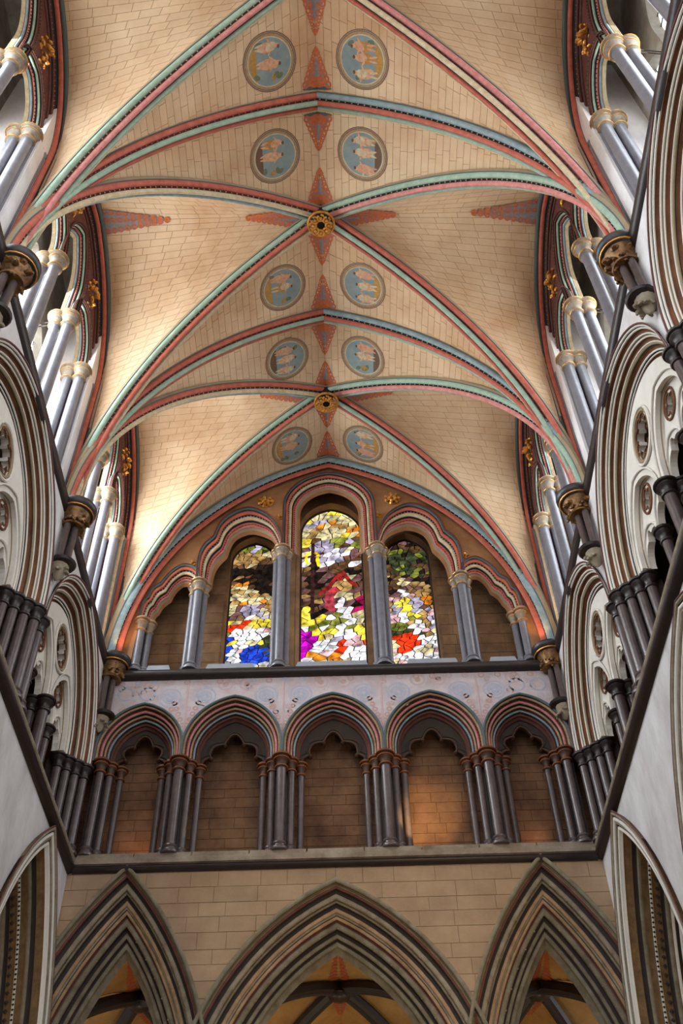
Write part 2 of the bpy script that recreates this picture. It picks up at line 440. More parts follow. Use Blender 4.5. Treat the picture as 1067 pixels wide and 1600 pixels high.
# ================================================================== SETTING SHELL
ZF = -1.6
tag(MB().box((-30, -60, ZF-.3), (30, 30, ZF)).build('floor', floorm, smooth=False), kind='structure')
rf = MB(); rf.box((-7.9, -17.6, 27.0), (7.9, 1.9, 27.3))  # unseen slab added over the vault to stop sky light leaking in
tag(rf.build('trim_1', roofm, smooth=False), 'unseen flat slab added above the vault to keep sky light out', kind='structure')

# ---- east arcade storey
ARC = {'left': Pointed(-4.55, 6.5, 2.17, 5.4, 6.0), 'centre': Pointed(0.0, 6.5, 3.18, 4.97, 6.0), 'right': Pointed(4.5, 6.5, 2.17, 5.4, 6.0)}
def arc_bottom(x): return max(a.top(x, -.03) for a in ARC.values())
wallE = thing('wall_east', (0, 0.6, 6.0), 'tan ashlar end wall pierced by three pointed arches', None, kind='structure')
us = lins(-6.6, 6.6, 150, (-4.55, 0, 4.5))
strip_wall(East, us, arc_bottom, lambda x: 12.0, -.012, -1.3, 'wall_core', joint, wallE)
def clipE(P):
    for key, a in ARC.items():
        cx = sum(p[0] for p in P)/len(P); cz = sum(p[1] for p in P)/len(P)
        s = 1 if cx > a.ax else -1
        C0 = (a.ax-s*a.c, a.z0); rx, rz = cx-C0[0], cz-C0[1]; r = sqrt(rx*rx+rz*rz)
        if abs(cx-a.ax) > a.w+1.2: continue
        if cz < a.z0:
            if abs(cx-a.ax) < a.w: return None
            continue
        R = a.R-.03
        if r < R-.45: return None
        n = (rx/r, rz/r); P = clip_half(P, (C0[0]+n[0]*R, C0[1]+n[1]*R), n)
        if len(P) < 3: return None
    return P
lay_stones(East, [(-6.3, 6.3, 8.0, 11.95)], -.05, 0.0, wallE, limestone, course=.34, length=.8, clip=clipE, splits=(-4.55, 0, 4.5), seed=11)
ARCSPEC = [('roll', .8, sgreen), ('flat', .15, sdark), ('hollow', .5, sgreen), ('roll', .5, sred), ('hollow', .9, sdark), ('roll', .9, sgrey, (.022, .46, stan)), ('flat', .12, sdark), ('roll', .5, sgreen),
           ('hollow', .9, sdark), ('roll', .7, stan), ('roll', .45, sgrey), ('flat', .15, sdark), ('roll', .6, stan), ('hollow', .55, sred), ('roll', 1.0, sgreen, (.022, .46, stan)), ('hollow', .9, sdark), ('roll', .7, sgreen), ('flat', .12, sred), ('hollow', .5, sdark), ('roll', .8, sgreen), ('flat', 1.4, sgreen)]
for key, a in ARC.items():
    t = thing('arcade_arch', (a.ax, 0, 6.0), {'left': 'narrow pointed arch with dark ribbed mouldings at the left of the end wall', 'centre': 'wide central pointed arch with many ribbed mouldings low in the end wall', 'right': 'narrow pointed arch with dark ribbed mouldings at the right of the end wall'}[key], 'arch', 'arches low in the end wall')
    orders(East, a, 0.05, 0.10, -.93, -1.2, ARCSPEC, t)
# piers below the frame carry the arches down to the floor
for x in (-6.6, -2.55, 2.5, 6.6):
    t = thing('arcade_pier', (x, .6, ZF), 'round marble pier below the end wall arches, %s' % {-6.6: 'in the left corner', -2.55: 'left of the wide arch', 2.5: 'right of the wide arch', 6.6: 'in the right corner'}[x], 'pier', 'piers under the arches')
    MB().lathe((x, .6, ZF), [(.75, 0), (.7, .3), (.5, .4), (.5, 7.0), (.55, 7.1), (.72, 7.5), (.75, 7.75)], 24).build('drum', purbl, t)

# ---- vault over the space beyond the arches, and the aisles
def fprof(u, w, zs, H):
    h = H-zs; c = h*h/(2*w)-w/2; c = max(c, 0.0); R = sqrt(c*c+h*h); return zs+sqrt(max(0, R*R-(abs(u)+c)**2)) if abs(u)+c < R else zs
def small_vault(x0, x1, y0, y1, zs, H, name, label):
    xm, ym = (x0+x1)/2, (y0+y1)/2; wx, wy = (x1-x0)/2, (y1-y0)/2; n = 26
    t = thing(name, (xm, ym, zs), label, None, kind='structure')
    rows = [[Vector((x0+(x1-x0)*i/n, y0+(y1-y0)*j/n, max(fprof(x0+(x1-x0)*i/n-xm, wx, zs, H), fprof(y0+(y1-y0)*j/n-ym, wy, zs, H))+.12)) for i in range(n+1)] for j in range(n+1)]
    MB().grid(rows).build('vault_web', tanvault, t, sharp=25)
    for sx in (-1, 1):
        for sy in (-1, 1):
            for w_, m_, dz in ((.16, purbd, 0.0), (.07, sdark, -.12)):
                MB().tube([(xm+sx*wx*k/16, ym+sy*wy*k/16, fprof(wx*k/16, wx, zs, H)+dz+.02) for k in range(17)], w_, 8).build('vault_rib', m_, t)
    MB().blob((xm, ym, H-.15), .28, .28, .16, n=10).build('boss', purbd, t)
    for k in range(9):   # painted scroll along the ridge
        f = 1-k/9; s_ = .22*f+.03
        for yy in (ym-.35-k*.16, ym+.35+k*.16):
            for sx in (-1, 1):
                MB().poly([Vector((xm+sx*s_*.6+s_*.5*cos(2*pi*i/8), yy+.08*sin(2*pi*i/8), fprof(sx*s_*.6+s_*.5*cos(2*pi*i/8), wx, zs, H)+.11)) for i in range(8)]).build('painted_scroll', scr_r, t, smooth=False)
    return t
small_vault(-2.75, 2.75, 1.3, 6.7, 7.2, 10.95, 'trim_2', 'ochre vault with dark crossing ribs seen through the wide central arch')
small_vault(-6.7, -2.75, 1.3, 6.7, 7.2, 10.85, 'trim_3', 'ochre vault with dark ribs seen through the left end wall arch')
small_vault(2.75, 6.7, 1.3, 6.7, 7.2, 10.85, 'trim_4', 'ochre vault with dark ribs seen through the right end wall arch')
tag(MB().box((-12, 6.9, ZF), (12, 7.2, 12)).build('wall_beyond', tanvault, smooth=False), kind='structure')
nt_ = 5
for s in (-1, 1):
    sd = 'left' if s < 0 else 'right'
    for k, (ya, yb) in enumerate(BAYS):
        x0, x1 = sorted((s*7.15, s*11.4))
        small_vault(x0, x1, ya, yb, 7.2, 11.0, 'trim_%d' % nt_, 'ochre aisle vault beyond the %s arcade, %s bay' % (sd, ['nearest the end wall', 'second', 'third'][k])); nt_ += 1
    loops = [[(-24, ZF), (2.0, ZF), (2.0, 12), (-24, 12)]]
    for yc in (-2.7, -8.5, -14.5, -20.5):
        loops.append(Pointed(yc, 6.0, 1.1, 2.0, 1.5, 8).P(0))
    plate(lambda u, v, d, s=s: Vector((s*(11.6-d), u, v)), loops, 0, -.5, 'wall_aisle_'+sd, roofm)
    bpy.data.objects['wall_aisle_'+sd]['kind'] = 'structure'

# ================================================================== EAST TRIFORIUM
# sill string course
def string(F, u0, u1, prof, name, label, mats):
    t = thing(name, F(u0, prof[0][1], 0), label, None, kind='structure')
    for (a, b, m) in mats:
        p = prof[a:b+1]; MB().grid([[F(u0, z, d), F(u1, z, d)] for d, z in p]).build('moulding', m, t, sharp=50)
    return t
P1 = [(0, 11.80), (.05, 11.82), (.1, 11.84), (.13, 11.89), (.1, 11.94), (.08, 11.96), (.12, 11.98), (.12, 12.10), (.04, 12.2), (-1.1, 12.24)]
string(East, -5.75, 5.75, P1, 'trim_20', 'ledge string course below the end wall gallery, dark roll under pale slabs', [(0, 5, purbd), (5, 9, ledge)])
sl = bpy.data.objects['trim_20']
for k in range(9):     # slabs of the ledge as separate stones
    x0 = -5.7+k*1.27; MB().prism([East(x0+.01, 11.97, .135), East(x0+1.25, 11.97, .135), East(x0+1.25, 12.235, .08), East(x0+.01, 12.235, .08)], [East(x0+.01, 11.97, -.05), East(x0+1.25, 11.97, -.05), East(x0+1.25, 12.23, -.2), East(x0+.01, 12.23, -.2)]).build('ledge_stone', ledge, sl, smooth=False)
P2 = [(0, 17.18), (.07, 17.2), (.15, 17.25), (.18, 17.32), (.16, 17.38), (.12, 17.40), (.13, 17.44), (.05, 17.50), (-1.0, 17.55)]
string(East, -5.6, 5.6, P2, 'trim_21', 'dark roll string course under the stained glass windows', [(0, 8, purbd)])
for s in (-1, 1):
    P1s = [(0, 11.80), (.06, 11.82), (.13, 11.86), (.16, 11.95), (.12, 12.03), (.14, 12.05), (.14, 12.12), (.0, 12.2), (-1.4, 12.24)]
    P2s = [(0, 17.38), (.05, 17.42), (.08, 17.46), (.11, 17.55), (.08, 17.62), (.09, 17.66), (.02, 17.72), (-1.4, 17.74)]
    string(Side(s), -18.5, -.02, P1s, 'trim_%d' % (22 if s < 0 else 23), 'dark string course below the gallery on the %s wall' % ('left' if s < 0 else 'right'), [(0, 4, purbd), (4, 8, sgrey)])
    string(Side(s), -18.5, -.02, P2s, 'trim_%d' % (24 if s < 0 else 25), 'thin dark string course below the high windows of the %s wall' % ('left' if s < 0 else 'right'), [(0, 8, purbd)])

# recess behind the end gallery
wb = thing('wall_gallery', (0, 1.0, 12.2), 'brown stone back wall of the end gallery', None, kind='structure')
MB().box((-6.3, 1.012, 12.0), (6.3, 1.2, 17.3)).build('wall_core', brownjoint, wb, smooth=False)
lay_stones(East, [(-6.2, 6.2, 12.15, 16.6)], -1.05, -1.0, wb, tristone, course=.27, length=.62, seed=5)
MB().box((-6.3, 0.3, 17.1), (6.3, 1.2, 17.25)).build('gallery_ceiling', roofm, wb, smooth=False)

TRI = [Pointed(-4.71, 15.1, 1.05, 1.30, 14.7), Pointed(-2.46, 15.1, 1.21, 1.47, 14.7), Pointed(0.0, 15.1, 1.23, 1.48, 14.7), Pointed(2.46, 15.1, 1.21, 1.47, 14.7), Pointed(4.71, 15.1, 1.05, 1.30, 14.7)]
TRIN = ['leftmost', 'second from left', 'middle', 'second from right', 'rightmost']
band = thing('wall_band', (0, 0, 15), 'lilac painted band of scrollwork above the end gallery arches', None, kind='structure')
def trib(x): return max([a.top(x, -.02) for a in TRI]+[14.75])
strip_wall(East, lins(-6.0, 6.0, 160, (-4.71, -2.46, 0, 2.46, 4.71, -3.68, -1.24, 1.24, 3.68)), trib, lambda x: 17.35, 0, -.3, 'wall_core', lilac, band)
def disc(F, u, v, r, d, m, parent, name, rin=0, n=20):
    mb = MB(); a = [F(u+r*cos(2*pi*k/n), v+r*sin(2*pi*k/n), d) for k in range(n)]
    if rin: mb.grid([a, [F(u+rin*cos(2*pi*k/n), v+rin*sin(2*pi*k/n), d) for k in range(n)]], closed=True)
    else: mb.poly(a)
    return mb.build(name, m, parent, smooth=False)
rn = random.Random(4)
for xv in (-3.68, -1.24, 1.24, 3.68):
    for sx in (-1, 1):
        x = xv+sx*.44
        disc(East, x, 16.62, .30, .004, bblue, band, 'painted_rosette', .255); disc(East, x, 16.62, .2, .004, bblue, band, 'painted_rosette', .15)
        for k in range(6):
            a = k*pi/3; disc(East, x+.09*cos(a), 16.62+.09*sin(a), .05, .006, bblue, band, 'painted_petal', 0, 8)
        disc(East, xv+sx*.95, 17.0, .2, .004, bpink, band, 'painted_rosette', .15); disc(East, xv+sx*.95, 17.0, .08, .004, bred, band, 'painted_petal', 0, 8)
    for k in range(5):
        for sx in (-1, 1):
            disc(East, xv+sx*(.06+.06*k), 15.75+.17*k, .075, .004, bred, band, 'painted_scroll', .035, 10)
    mb = MB(); mb.prism([East(xv-.03, 15.5, .0), East(xv+.03, 15.5, .0), East(xv+.03, 17.1, .0), East(xv-.03, 17.1, .0)], [East(xv-.02, 15.5, .006), East(xv+.02, 15.5, .006), East(xv+.02, 17.1, .006), East(xv-.02, 17.1, .006)]); mb.build('painted_stem', bpink, band, smooth=False)
for k in range(90):
    x, z = rn.uniform(-5.5, 5.5), rn.uniform(15.9, 17.1)
    if trib(x)+.15 > z or abs(z-16.62) < .3 and min(abs(x-q) for q in (-4.12, -3.24, -1.68, -.8, .8, 1.68, 3.24, 4.12)) < .36: continue
    r_ = rn.uniform(.06, .12); a0 = rn.uniform(0, 6.3); pts = [(x+r_*(1-i/11)*cos(a0+i*.8), z+r_*(1-i/11)*sin(a0+i*.8)) for i in range(9)]
    mb = MB(); mb.grid([[East(p[0]-.012, p[1], .004) for p in pts], [East(p[0]+.012, p[1]+.014, .004) for p in pts]]); mb.build('painted_curl', rn.choice([bpink, bblue, bred]), band, smooth=False)
for x in (-5.25, 5.25, -4.7, 4.7):
    disc(East, x, 16.75, .22, .004, bblue, band, 'painted_rosette', .17)
for x in [k*.42-5.4 for k in range(27)]:
    disc(East, x, 17.1, .09, .005, rn.choice([bpink, bblue, bred]), band, 'painted_rosette', .05, 10)
    if trib(x) < 16.2: disc(East, x+.1, 16.25, .08, .005, rn.choice([bpink, bred]), band, 'painted_rosette', .03, 10)

TSPEC = [('roll', .5, slate), ('flat', .10, black), ('roll', .42, stan), ('hollow', .5, dred, (.018, .09, black)), ('roll', .45, pink), ('hollow', .35, black), ('roll', .38, stan), ('hollow', .4, dred, (.016, .08, black)), ('roll', .35, blue), ('hollow', .3, black), ('roll', .45, dred), ('flat', .6, sred)]
for a, nm in zip(TRI, TRIN):
    t = thing('gallery_arch', (a.ax, 0, 14.7), '%s of five pointed gallery arches banded red, black and cream, end wall' % nm, 'arch', 'five arches of the end gallery')
    orders(East, a, 0.02, 0.10, -.40, -.46, TSPEC, t, k=5)
    # cusped head behind
    W = a.w-.42
    tips = [(-W+.10, 14.75), (-W+.22, 15.12), (-.24, 15.50), (.24, 15.50), (W-.22, 15.12), (W-.10, 14.75)]
    hole = arcs(tips, [.13, .15, .30, .15, .13], 8)
    out = [(a.ax-a.w-.02, 14.72)]+[(x, z) for x, z in a.P(-.1)[1:-1]]+[(a.ax+a.w+.02, 14.72)]
    lp = [(a.ax-a.w+.1, 14.72)]+out[1:-1]+[(a.ax+a.w-.1, 14.72)]+[(a.ax+x, z) for x, z in reversed(hole)]
    t2 = thing('cusped_head', (a.ax, .55, 14.7), 'dark cusped tracery head with orange edge inside the %s gallery arch' % nm, 'tracery', 'cusped heads of the end gallery')
    plate(East, [lp], -.5, -.62, 'tracery_plate', sdark, t2)
    MB().tube([East(a.ax+x, z, -.49) for x, z in hole], .028, 6).build('cusp_moulding', capbrown, t2)
    MB().tube([East(a.ax+x*1.12, z+.06, -.49) for x, z in hole], .022, 6).build('cusp_moulding', sdark, t2)
    for (x, z) in tips[1:-1]:
        MB().blob(East(a.ax+x*.97, z-.03, -.53), .055, .09, .055, n=8).build('cusp_tip', capbrown, t2)

for x, full, nm in ((-3.68, 1, 'left of the second arch'), (-1.24, 1, 'left of the middle arch'), (1.24, 1, 'right of the middle arch'), (3.68, 1, 'left of the rightmost arch'), (-5.55, 0, 'against the left corner'), (5.55, 0, 'against the right corner')):
    t = thing('column_cluster', (x, .1, 12.2), 'cluster of slim dark marble shafts in the end gallery, %s' % nm, 'column', 'clustered shafts of the end gallery')
    sp = [(x, -.0, .115), (x-.23, -.17, .085), (x+.23, -.17, .085), (x-.45, -.36, .08), (x+.45, -.36, .08)]
    if not full:
        s = 1 if x > 0 else -1
        sp = [(x-s*.0, -.02, .1), (x-s*.2, -.18, .085), (x-s*.42, -.36, .08)]
    shaft_set(East, sp, 12.22, 14.77, .36, t, purb, capbrown, orange)
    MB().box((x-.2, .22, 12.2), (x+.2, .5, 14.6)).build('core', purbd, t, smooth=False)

# ================================================================== EAST CLERESTORY
def f_under(u, r=8.54): return 17.75+sqrt(max(0, r*r-(abs(u)+2.84)**2)) if abs(u)+2.84 < r else 17.75
cA = Pointed(0.0, 23.9, 1.42, 1.6, 22.1)
LO = [(1.43, 22.1), (1.41, 22.63), (1.79, 23.45), (2.36, 23.89), (2.86, 23.77), (3.28, 23.3), (3.46, 22.64), (3.74, 22.25), (3.85, 21.68), (3.83, 20.8)]
LI = [(1.55, 22.1), (1.55, 22.3), (1.75, 22.8), (2.30, 23.10), (2.72, 22.95), (2.93, 22.62), (3.03, 22.10), (3.26, 21.73), (3.37, 21.35), (3.40, 20.8)]
LO[1] = (1.45, 22.63)
OO = [(3.72, 20.85), (3.78, 21.2), (4.0, 21.42), (4.28, 21.45), (4.6, 21.15), (4.82, 20.72), (5.02, 20.55), (5.12, 20.2), (5.24, 20.02), (5.3, 19.35)]
OI = [(3.92, 20.75), (3.98, 20.85), (4.1, 20.93), (4.25, 20.9), (4.42, 20.66), (4.52, 20.32), (4.70, 20.12), (4.80, 19.85), (4.89, 19.7), (4.93, 19.35)]
CL = {'l': Lerp(LO, LI, {6}, .45, -1), 'r': Lerp(LO, LI, {6}, .45, 1), 'L': Lerp(OO, OI, {5, 7}, .4, -1), 'R': Lerp(OO, OI, {5, 7}, .4, 1)}
def poly_top(path, x):
    best = None
    for (a, b) in zip(path, path[1:]):
        if (a[0]-x)*(b[0]-x) <= 0 and abs(a[0]-b[0]) > 1e-6:
            z = a[1]+(b[1]-a[1])*(x-a[0])/(b[0]-a[0]); best = z if best is None else max(best, z)
    return best
sidep = {k: v.P(-.06) for k, v in CL.items()}
def cler_b(x):
    zz = [17.5 if abs(x) > 5.2 else 19.3]
    if abs(x) < 1.4: zz.append(cA.top(x, -.05))
    for p in sidep.values():
        z = poly_top(p, x)
        if z: zz.append(z)
    return max(zz)
lun = thing('wall_clerestory', (0, 0.02, 17.5), 'ochre spandrel wall round the stained glass windows', None, kind='structure')
strip_wall(East, lins(-5.75, 5.75, 200, (0,)), cler_b, lambda x: f_under(x, 8.66), 0, -.42, 'wall_core', ochre, lun)
CSPEC = [('roll', .3, dred), ('roll', .4, slate), ('hollow', .25, black), ('roll', .7, red), ('hollow', .35, black, (.02, .1, cream)), ('roll', .75, cream), ('hollow', .4, black), ('roll', .45, red, (.02, .1, black)), ('roll', .5, pink), ('flat', .6, tan), ('flat', .8, ochre)]
def cler_arch(a, W, lab, loc):
    t = thing('window_arch', loc, lab, 'arch', 'painted arches round the end windows')
    orders(East, a, 0.0, 0.07, -W, -.38, CSPEC, t, k=5)
cler_arch(cA, .52, 'tall central window arch banded in red, black and cream under the vault', (0, 0, 22.1))
cler_arch(CL['l'], .45, 'stepped round window arch with red bands, left of the tall central window', (-2.4, 0, 20.8))
cler_arch(CL['r'], .45, 'stepped round window arch with red bands, right of the tall central window', (2.4, 0, 20.8))
cler_arch(CL['L'], .4, 'small many-cusped outer arch with red bands at the far left of the end windows', (-4.5, 0, 19.3))
cler_arch(CL['R'], .4, 'small many-cusped outer arch with red bands at the far right of the end windows', (4.5, 0, 19.3))
for x, zt, nm in ((-1.40, 22.12, 'tall, left of the central window'), (1.38, 22.12, 'tall, right of the central window'), (-3.72, 20.8, 'medium, left of the left window'), (3.70, 20.8, 'medium, right of the right window'), (-5.08, 19.38, 'short, at the far left'), (5.12, 19.38, 'short, at the far right')):
    s = 1 if x > 0 else -1
    t = thing('column_cluster', (x, .15, 17.5), 'grey marble shafts with gold-lined capital between the end windows, %s' % nm, 'column', 'grey shafts of the end windows')
    sp = [(x, -.05, .12), (x-.17, -.2, .085), (x+.17, -.2, .085)]
    if abs(x) > 5: sp = [(x+s*.08, -.06, .11), (x-s*.12, -.2, .09)]
    shaft_set(East, sp, 17.52, zt, .42, t, purbl, capgrey, gold)
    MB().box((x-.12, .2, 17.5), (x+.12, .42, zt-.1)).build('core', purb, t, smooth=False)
for x0, x1 in ((-4.85, -4.2), (-3.3, -2.0), (-.95, .95), (1.95, 3.3), (4.1, 4.85)):
    MB().prism([East(x0, 17.5, .02), East(x1, 17.5, .02), East(x1-.06, 17.68, .02), East(x0+.06, 17.68, .02)], [East(x0, 17.5, -.25), East(x1, 17.5, -.25), East(x1-.06, 17.68, -.25), East(x0+.06, 17.68, -.25)]).build('sill_slab', greyslab, lun, smooth=False)
# back wall with the window openings
GL = [Pointed(-2.33, 22.8, .70, .88, 17.7, 10), Pointed(0.04, 24.05, .96, 1.15, 17.7, 12), Pointed(2.33, 22.8, .70, .88, 17.7, 10)]
cb = thing('wall_behind', (0, 1.0, 17.5), 'brown stone back wall that holds the stained glass', None, kind='structure')
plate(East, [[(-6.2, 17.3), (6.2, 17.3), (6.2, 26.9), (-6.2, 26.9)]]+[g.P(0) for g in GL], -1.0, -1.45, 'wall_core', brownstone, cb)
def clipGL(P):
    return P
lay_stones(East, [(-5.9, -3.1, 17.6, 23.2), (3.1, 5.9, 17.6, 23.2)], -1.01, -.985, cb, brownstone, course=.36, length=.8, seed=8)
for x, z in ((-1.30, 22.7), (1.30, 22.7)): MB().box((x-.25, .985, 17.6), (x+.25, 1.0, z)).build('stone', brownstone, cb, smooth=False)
MB().box((-6.2, .3, 26.7), (6.2, 1.5, 26.95)).build('passage_ceiling', roofm, cb, smooth=False)

# stained glass
def SC(r, g, b, s=1.0): return tuple(x*s for x in lin((r, g, b)))
YEL, ORG, WHT, LIL, BRN, DRK, MAU, OLV, CRM, RED_, BLU, MAG, PNK, TAN_, GRN = (SC(240, 215, 70, 1.3), SC(235, 140, 40, 1.3), SC(246, 244, 250, 1.35), SC(196, 186, 212, .95), SC(105, 75, 50), SC(40, 30, 26), SC(130, 90, 90), SC(140, 145, 60), SC(236, 220, 168, 1.0), SC(245, 60, 25, 1.4), SC(40, 75, 215, 1.3), SC(200, 20, 190, 1.3), SC(235, 185, 190, 1.1), SC(190, 150, 90), SC(70, 78, 50))
PAINT = {
 0: dict(bands=[(0, .1, [CRM, WHT, LIL, BLU]), (.1, .25, [WHT, CRM, YEL, OLV]), (.25, .36, [YEL, CRM, OLV, PNK, WHT]), (.36, .48, [LIL, WHT, PNK, CRM, MAU, TAN_]), (.48, .66, [CRM, TAN_, ORG, TAN_, CRM]), (.66, .8, [BRN, DRK, TAN_, BRN]), (.8, .93, [TAN_, BRN, TAN_, CRM]), (.93, 1.1, [LIL, OLV, GRN])],
         ell=[(.85, .68, .42, .13, [DRK, BRN, DRK]), (.25, .76, .3, .03, [DRK]), (.9, .14, .15, .08, [GRN, BRN]), (.16, .28, .2, .035, [RED_]), (.42, .33, .12, .03, [RED_]), (.3, .22, .2, .05, [WHT]), (.6, .22, .14, .05, [WHT]), (.05, .14, .08, .09, [BLU]), (.25, .1, .15, .09, [WHT, PNK]), (.58, .07, .26, .075, [BLU, SC(90, 140, 235, 1.3)]), (.7, .31, .3, .03, [YEL])]),
 1: dict(bands=[(0, .1, [WHT, CRM, WHT, PNK]), (.1, .2, [WHT, CRM, YEL, WHT, LIL]), (.2, .3, [CRM, YEL, OLV, WHT, OLV]), (.3, .6, [BRN, MAU, DRK, BRN, MAU, TAN_]), (.6, .72, [LIL, BRN, WHT, MAU, CRM]), (.72, .8, [YEL, CRM, BRN, LIL, OLV]), (.8, .93, [LIL, CRM, ORG, YEL, CRM, TAN_]), (.93, 1.1, [CRM, YEL, TAN_])],
         ell=[(.2, .45, .07, .24, [DRK, BRN]), (.62, .69, .22, .03, [WHT, LIL]), (.35, .73, .15, .04, [LIL, CRM]), (.85, .62, .25, .04, [BRN, MAU]), (.5, .38, .16, .08, [MAU, SC(200, 60, 70)]), (.72, .5, .1, .05, [CRM, TAN_]), (.72, .41, .12, .05, [CRM, TAN_]), (.82, .59, .07, .03, [WHT, PNK]), (.68, .33, .1, .06, [WHT, PNK]), (.95, .36, .08, .05, [SC(190, 30, 90)]), (.63, .54, .08, .03, [SC(170, 50, 45)]),
              (.08, .15, .13, .035, [MAG]), (.05, .09, .08, .07, [MAG]), (.25, .05, .15, .03, [ORG, YEL]), (.42, .1, .3, .04, [WHT]), (.52, .02, .12, .022, [ORG]), (.68, .09, .09, .035, [RED_]), (1.0, .08, .08, .05, [RED_]), (.85, .05, .16, .06, [WHT]), (.82, .13, .1, .05, [PNK, WHT]), (.1, .27, .14, .05, [YEL, OLV])]),
 2: dict(bands=[(0, .1, [WHT, PNK, CRM, LIL]), (.1, .25, [CRM, WHT, PNK, TAN_, GRN]), (.25, .4, [PNK, LIL, TAN_, WHT, OLV]), (.4, .55, [TAN_, PNK, BRN, CRM, MAU]), (.55, .68, [BRN, DRK, MAU, TAN_]), (.68, .92, [GRN, OLV, DRK, GRN, BRN]), (.92, 1.1, [MAU, DRK, BRN])],
         ell=[(.35, .62, .13, .04, [CRM, TAN_]), (.32, .54, .1, .035, [WHT]), (.38, .45, .17, .055, [YEL]), (.5, .38, .14, .05, [YEL, ORG]), (.85, .47, .12, .05, [ORG, TAN_]), (.65, .44, .14, .05, [LIL, PNK]), (.33, .32, .1, .06, [WHT]), (.2, .4, .13, .04, [LIL]), (.2, .26, .2, .035, [OLV]), (.35, .14, .24, .07, [RED_]), (.6, .25, .13, .05, [WHT]), (.78, .15, .2, .035, [WHT]), (.5, .04, .4, .035, [WHT, CRM]), (.7, .7, .1, .04, [OLV])])}
def clip_convex(P, Q):
    n = len(Q); ar = sum(Q[i][0]*Q[(i+1) % n][1]-Q[(i+1) % n][0]*Q[i][1] for i in range(n))
    if ar < 0: Q = Q[::-1]
    for i in range(n):
        a, b = Q[i], Q[(i+1) % n]; nx, nz = -(b[1]-a[1]), b[0]-a[0]
        if abs(nx)+abs(nz) < 1e-9: continue
        P = clip_half(P, a, (nx, nz))
        if len(P) < 3: return None
    return P
def shrink(P, g):
    cx = sum(p[0] for p in P)/len(P); cz = sum(p[1] for p in P)/len(P)
    return [(cx+(x-cx)*(1-g/max(.03, sqrt((x-cx)**2+(z-cz)**2))), cz+(z-cz)*(1-g/max(.03, sqrt((x-cx)**2+(z-cz)**2)))) for x, z in P]
def glass(idx, g, label):
    rnd = random.Random(40+idx); pt = PAINT[idx]
    x0, x1, z0, z1 = g.ax-g.w, g.ax+g.w, 18.3, g.z0+g.h
    t = thing('window_%d' % (idx+1), (g.ax, 1.3, 17.7), label, None, kind='structure')
    plate(East, [g.P(.0)], -1.34, -1.38, 'lead_came', lead, t)
    MB().tube([East(x, z, -1.3) for x, z in g.P(-.02)], .03, 6).build('window_frame', sdark, t)
    cw, ch = (.215, .155) if idx != 1 else (.25, .215)
    seeds = []
    nz = int((z1-17.75)/ch)+1; nx = int((x1-x0)/cw)+1
    for j in range(nz+1):
        for i in range(nx+1):
            x = x0+(i+(.5 if j % 2 else 0))*cw+rnd.uniform(-.42, .42)*cw; z = 17.75+j*ch+rnd.uniform(-.42, .42)*ch
            seeds.append((x, z))
    shear = .35
    T = lambda p: (p[0], (p[1]-shear*p[0])*1.55)
    ts = [T(s) for s in seeds]
    W = [tuple(p) for p in g.P(-.03)]
    n = 0
    for k, s in enumerate(seeds):
        if not (x0-.2 < s[0] < x1+.2): continue
        a = ts[k]; near = sorted(((q[0]-a[0])**2+(q[1]-a[1])**2, i) for i, q in enumerate(ts) if i != k)[:14]
        P = [(a[0]-.6, a[1]-.6), (a[0]+.6, a[1]-.6), (a[0]+.6, a[1]+.6), (a[0]-.6, a[1]+.6)]
        for _, i in near:
            q = ts[i]; dl = sqrt((a[0]-q[0])**2+(a[1]-q[1])**2); gp = .018/dl; P = clip_half(P, ((a[0]+q[0])/2+(a[0]-q[0])*gp, (a[1]+q[1])/2+(a[1]-q[1])*gp), (a[0]-q[0], a[1]-q[1]))
            if len(P) < 3: break
        if len(P) < 3: continue
        P = [(p[0], p[1]/1.55+shear*p[0]) for p in P]
        P = clip_convex(P, W)
        if not P or len(P) < 3: continue
        ar = abs(sum(P[i][0]*P[(i+1) % len(P)][1]-P[(i+1) % len(P)][0]*P[i][1] for i in range(len(P))))/2
        if ar < .003: continue
        cx = sum(p[0] for p in P)/len(P); cz = sum(p[1] for p in P)/len(P)
        u = (cx-x0)/(x1-x0); v = (cz-18.75)/(z1-18.75)
        q_ = (noise.noise(Vector((cx*1.5, cz*2.6, idx*9.0)))*1.3+.5+rnd.uniform(-.1, .1))
        pickc = lambda L: L[int(max(0, min(.999, q_))*len(L))]
        c = None
        for e in reversed(pt['ell']):
            if ((u-e[0])/e[2])**2+((v-e[1])/e[3])**2 < 1: c = e[4][0] if rnd.random() < .72 else rnd.choice(e[4]); break
        if c is None:
            for b in pt['bands']:
                if b[0] <= max(0, v) < b[1]: c = pickc(b[2]); break
        if c is None: c = CRM
        f = rnd.uniform(.7, 1.12)
        if n < 300:
            o = MB().prism([East(x, z, -1.35) for x, z in P], [East(x, z, -1.325) for x, z in P]).build('pane', stainedm, t, smooth=False)
            o.color = (c[0]*f, c[1]*f, c[2]*f, 1); n += 1
    return t
glass(0, GL[0], 'left stained glass light with a blue-robed figure under a dark tree')
w2 = glass(1, GL[1], 'tall central stained glass light with figures under a yellow and orange sky')
glass(2, GL[2], 'right stained glass light with crouching figures in red and yellow')
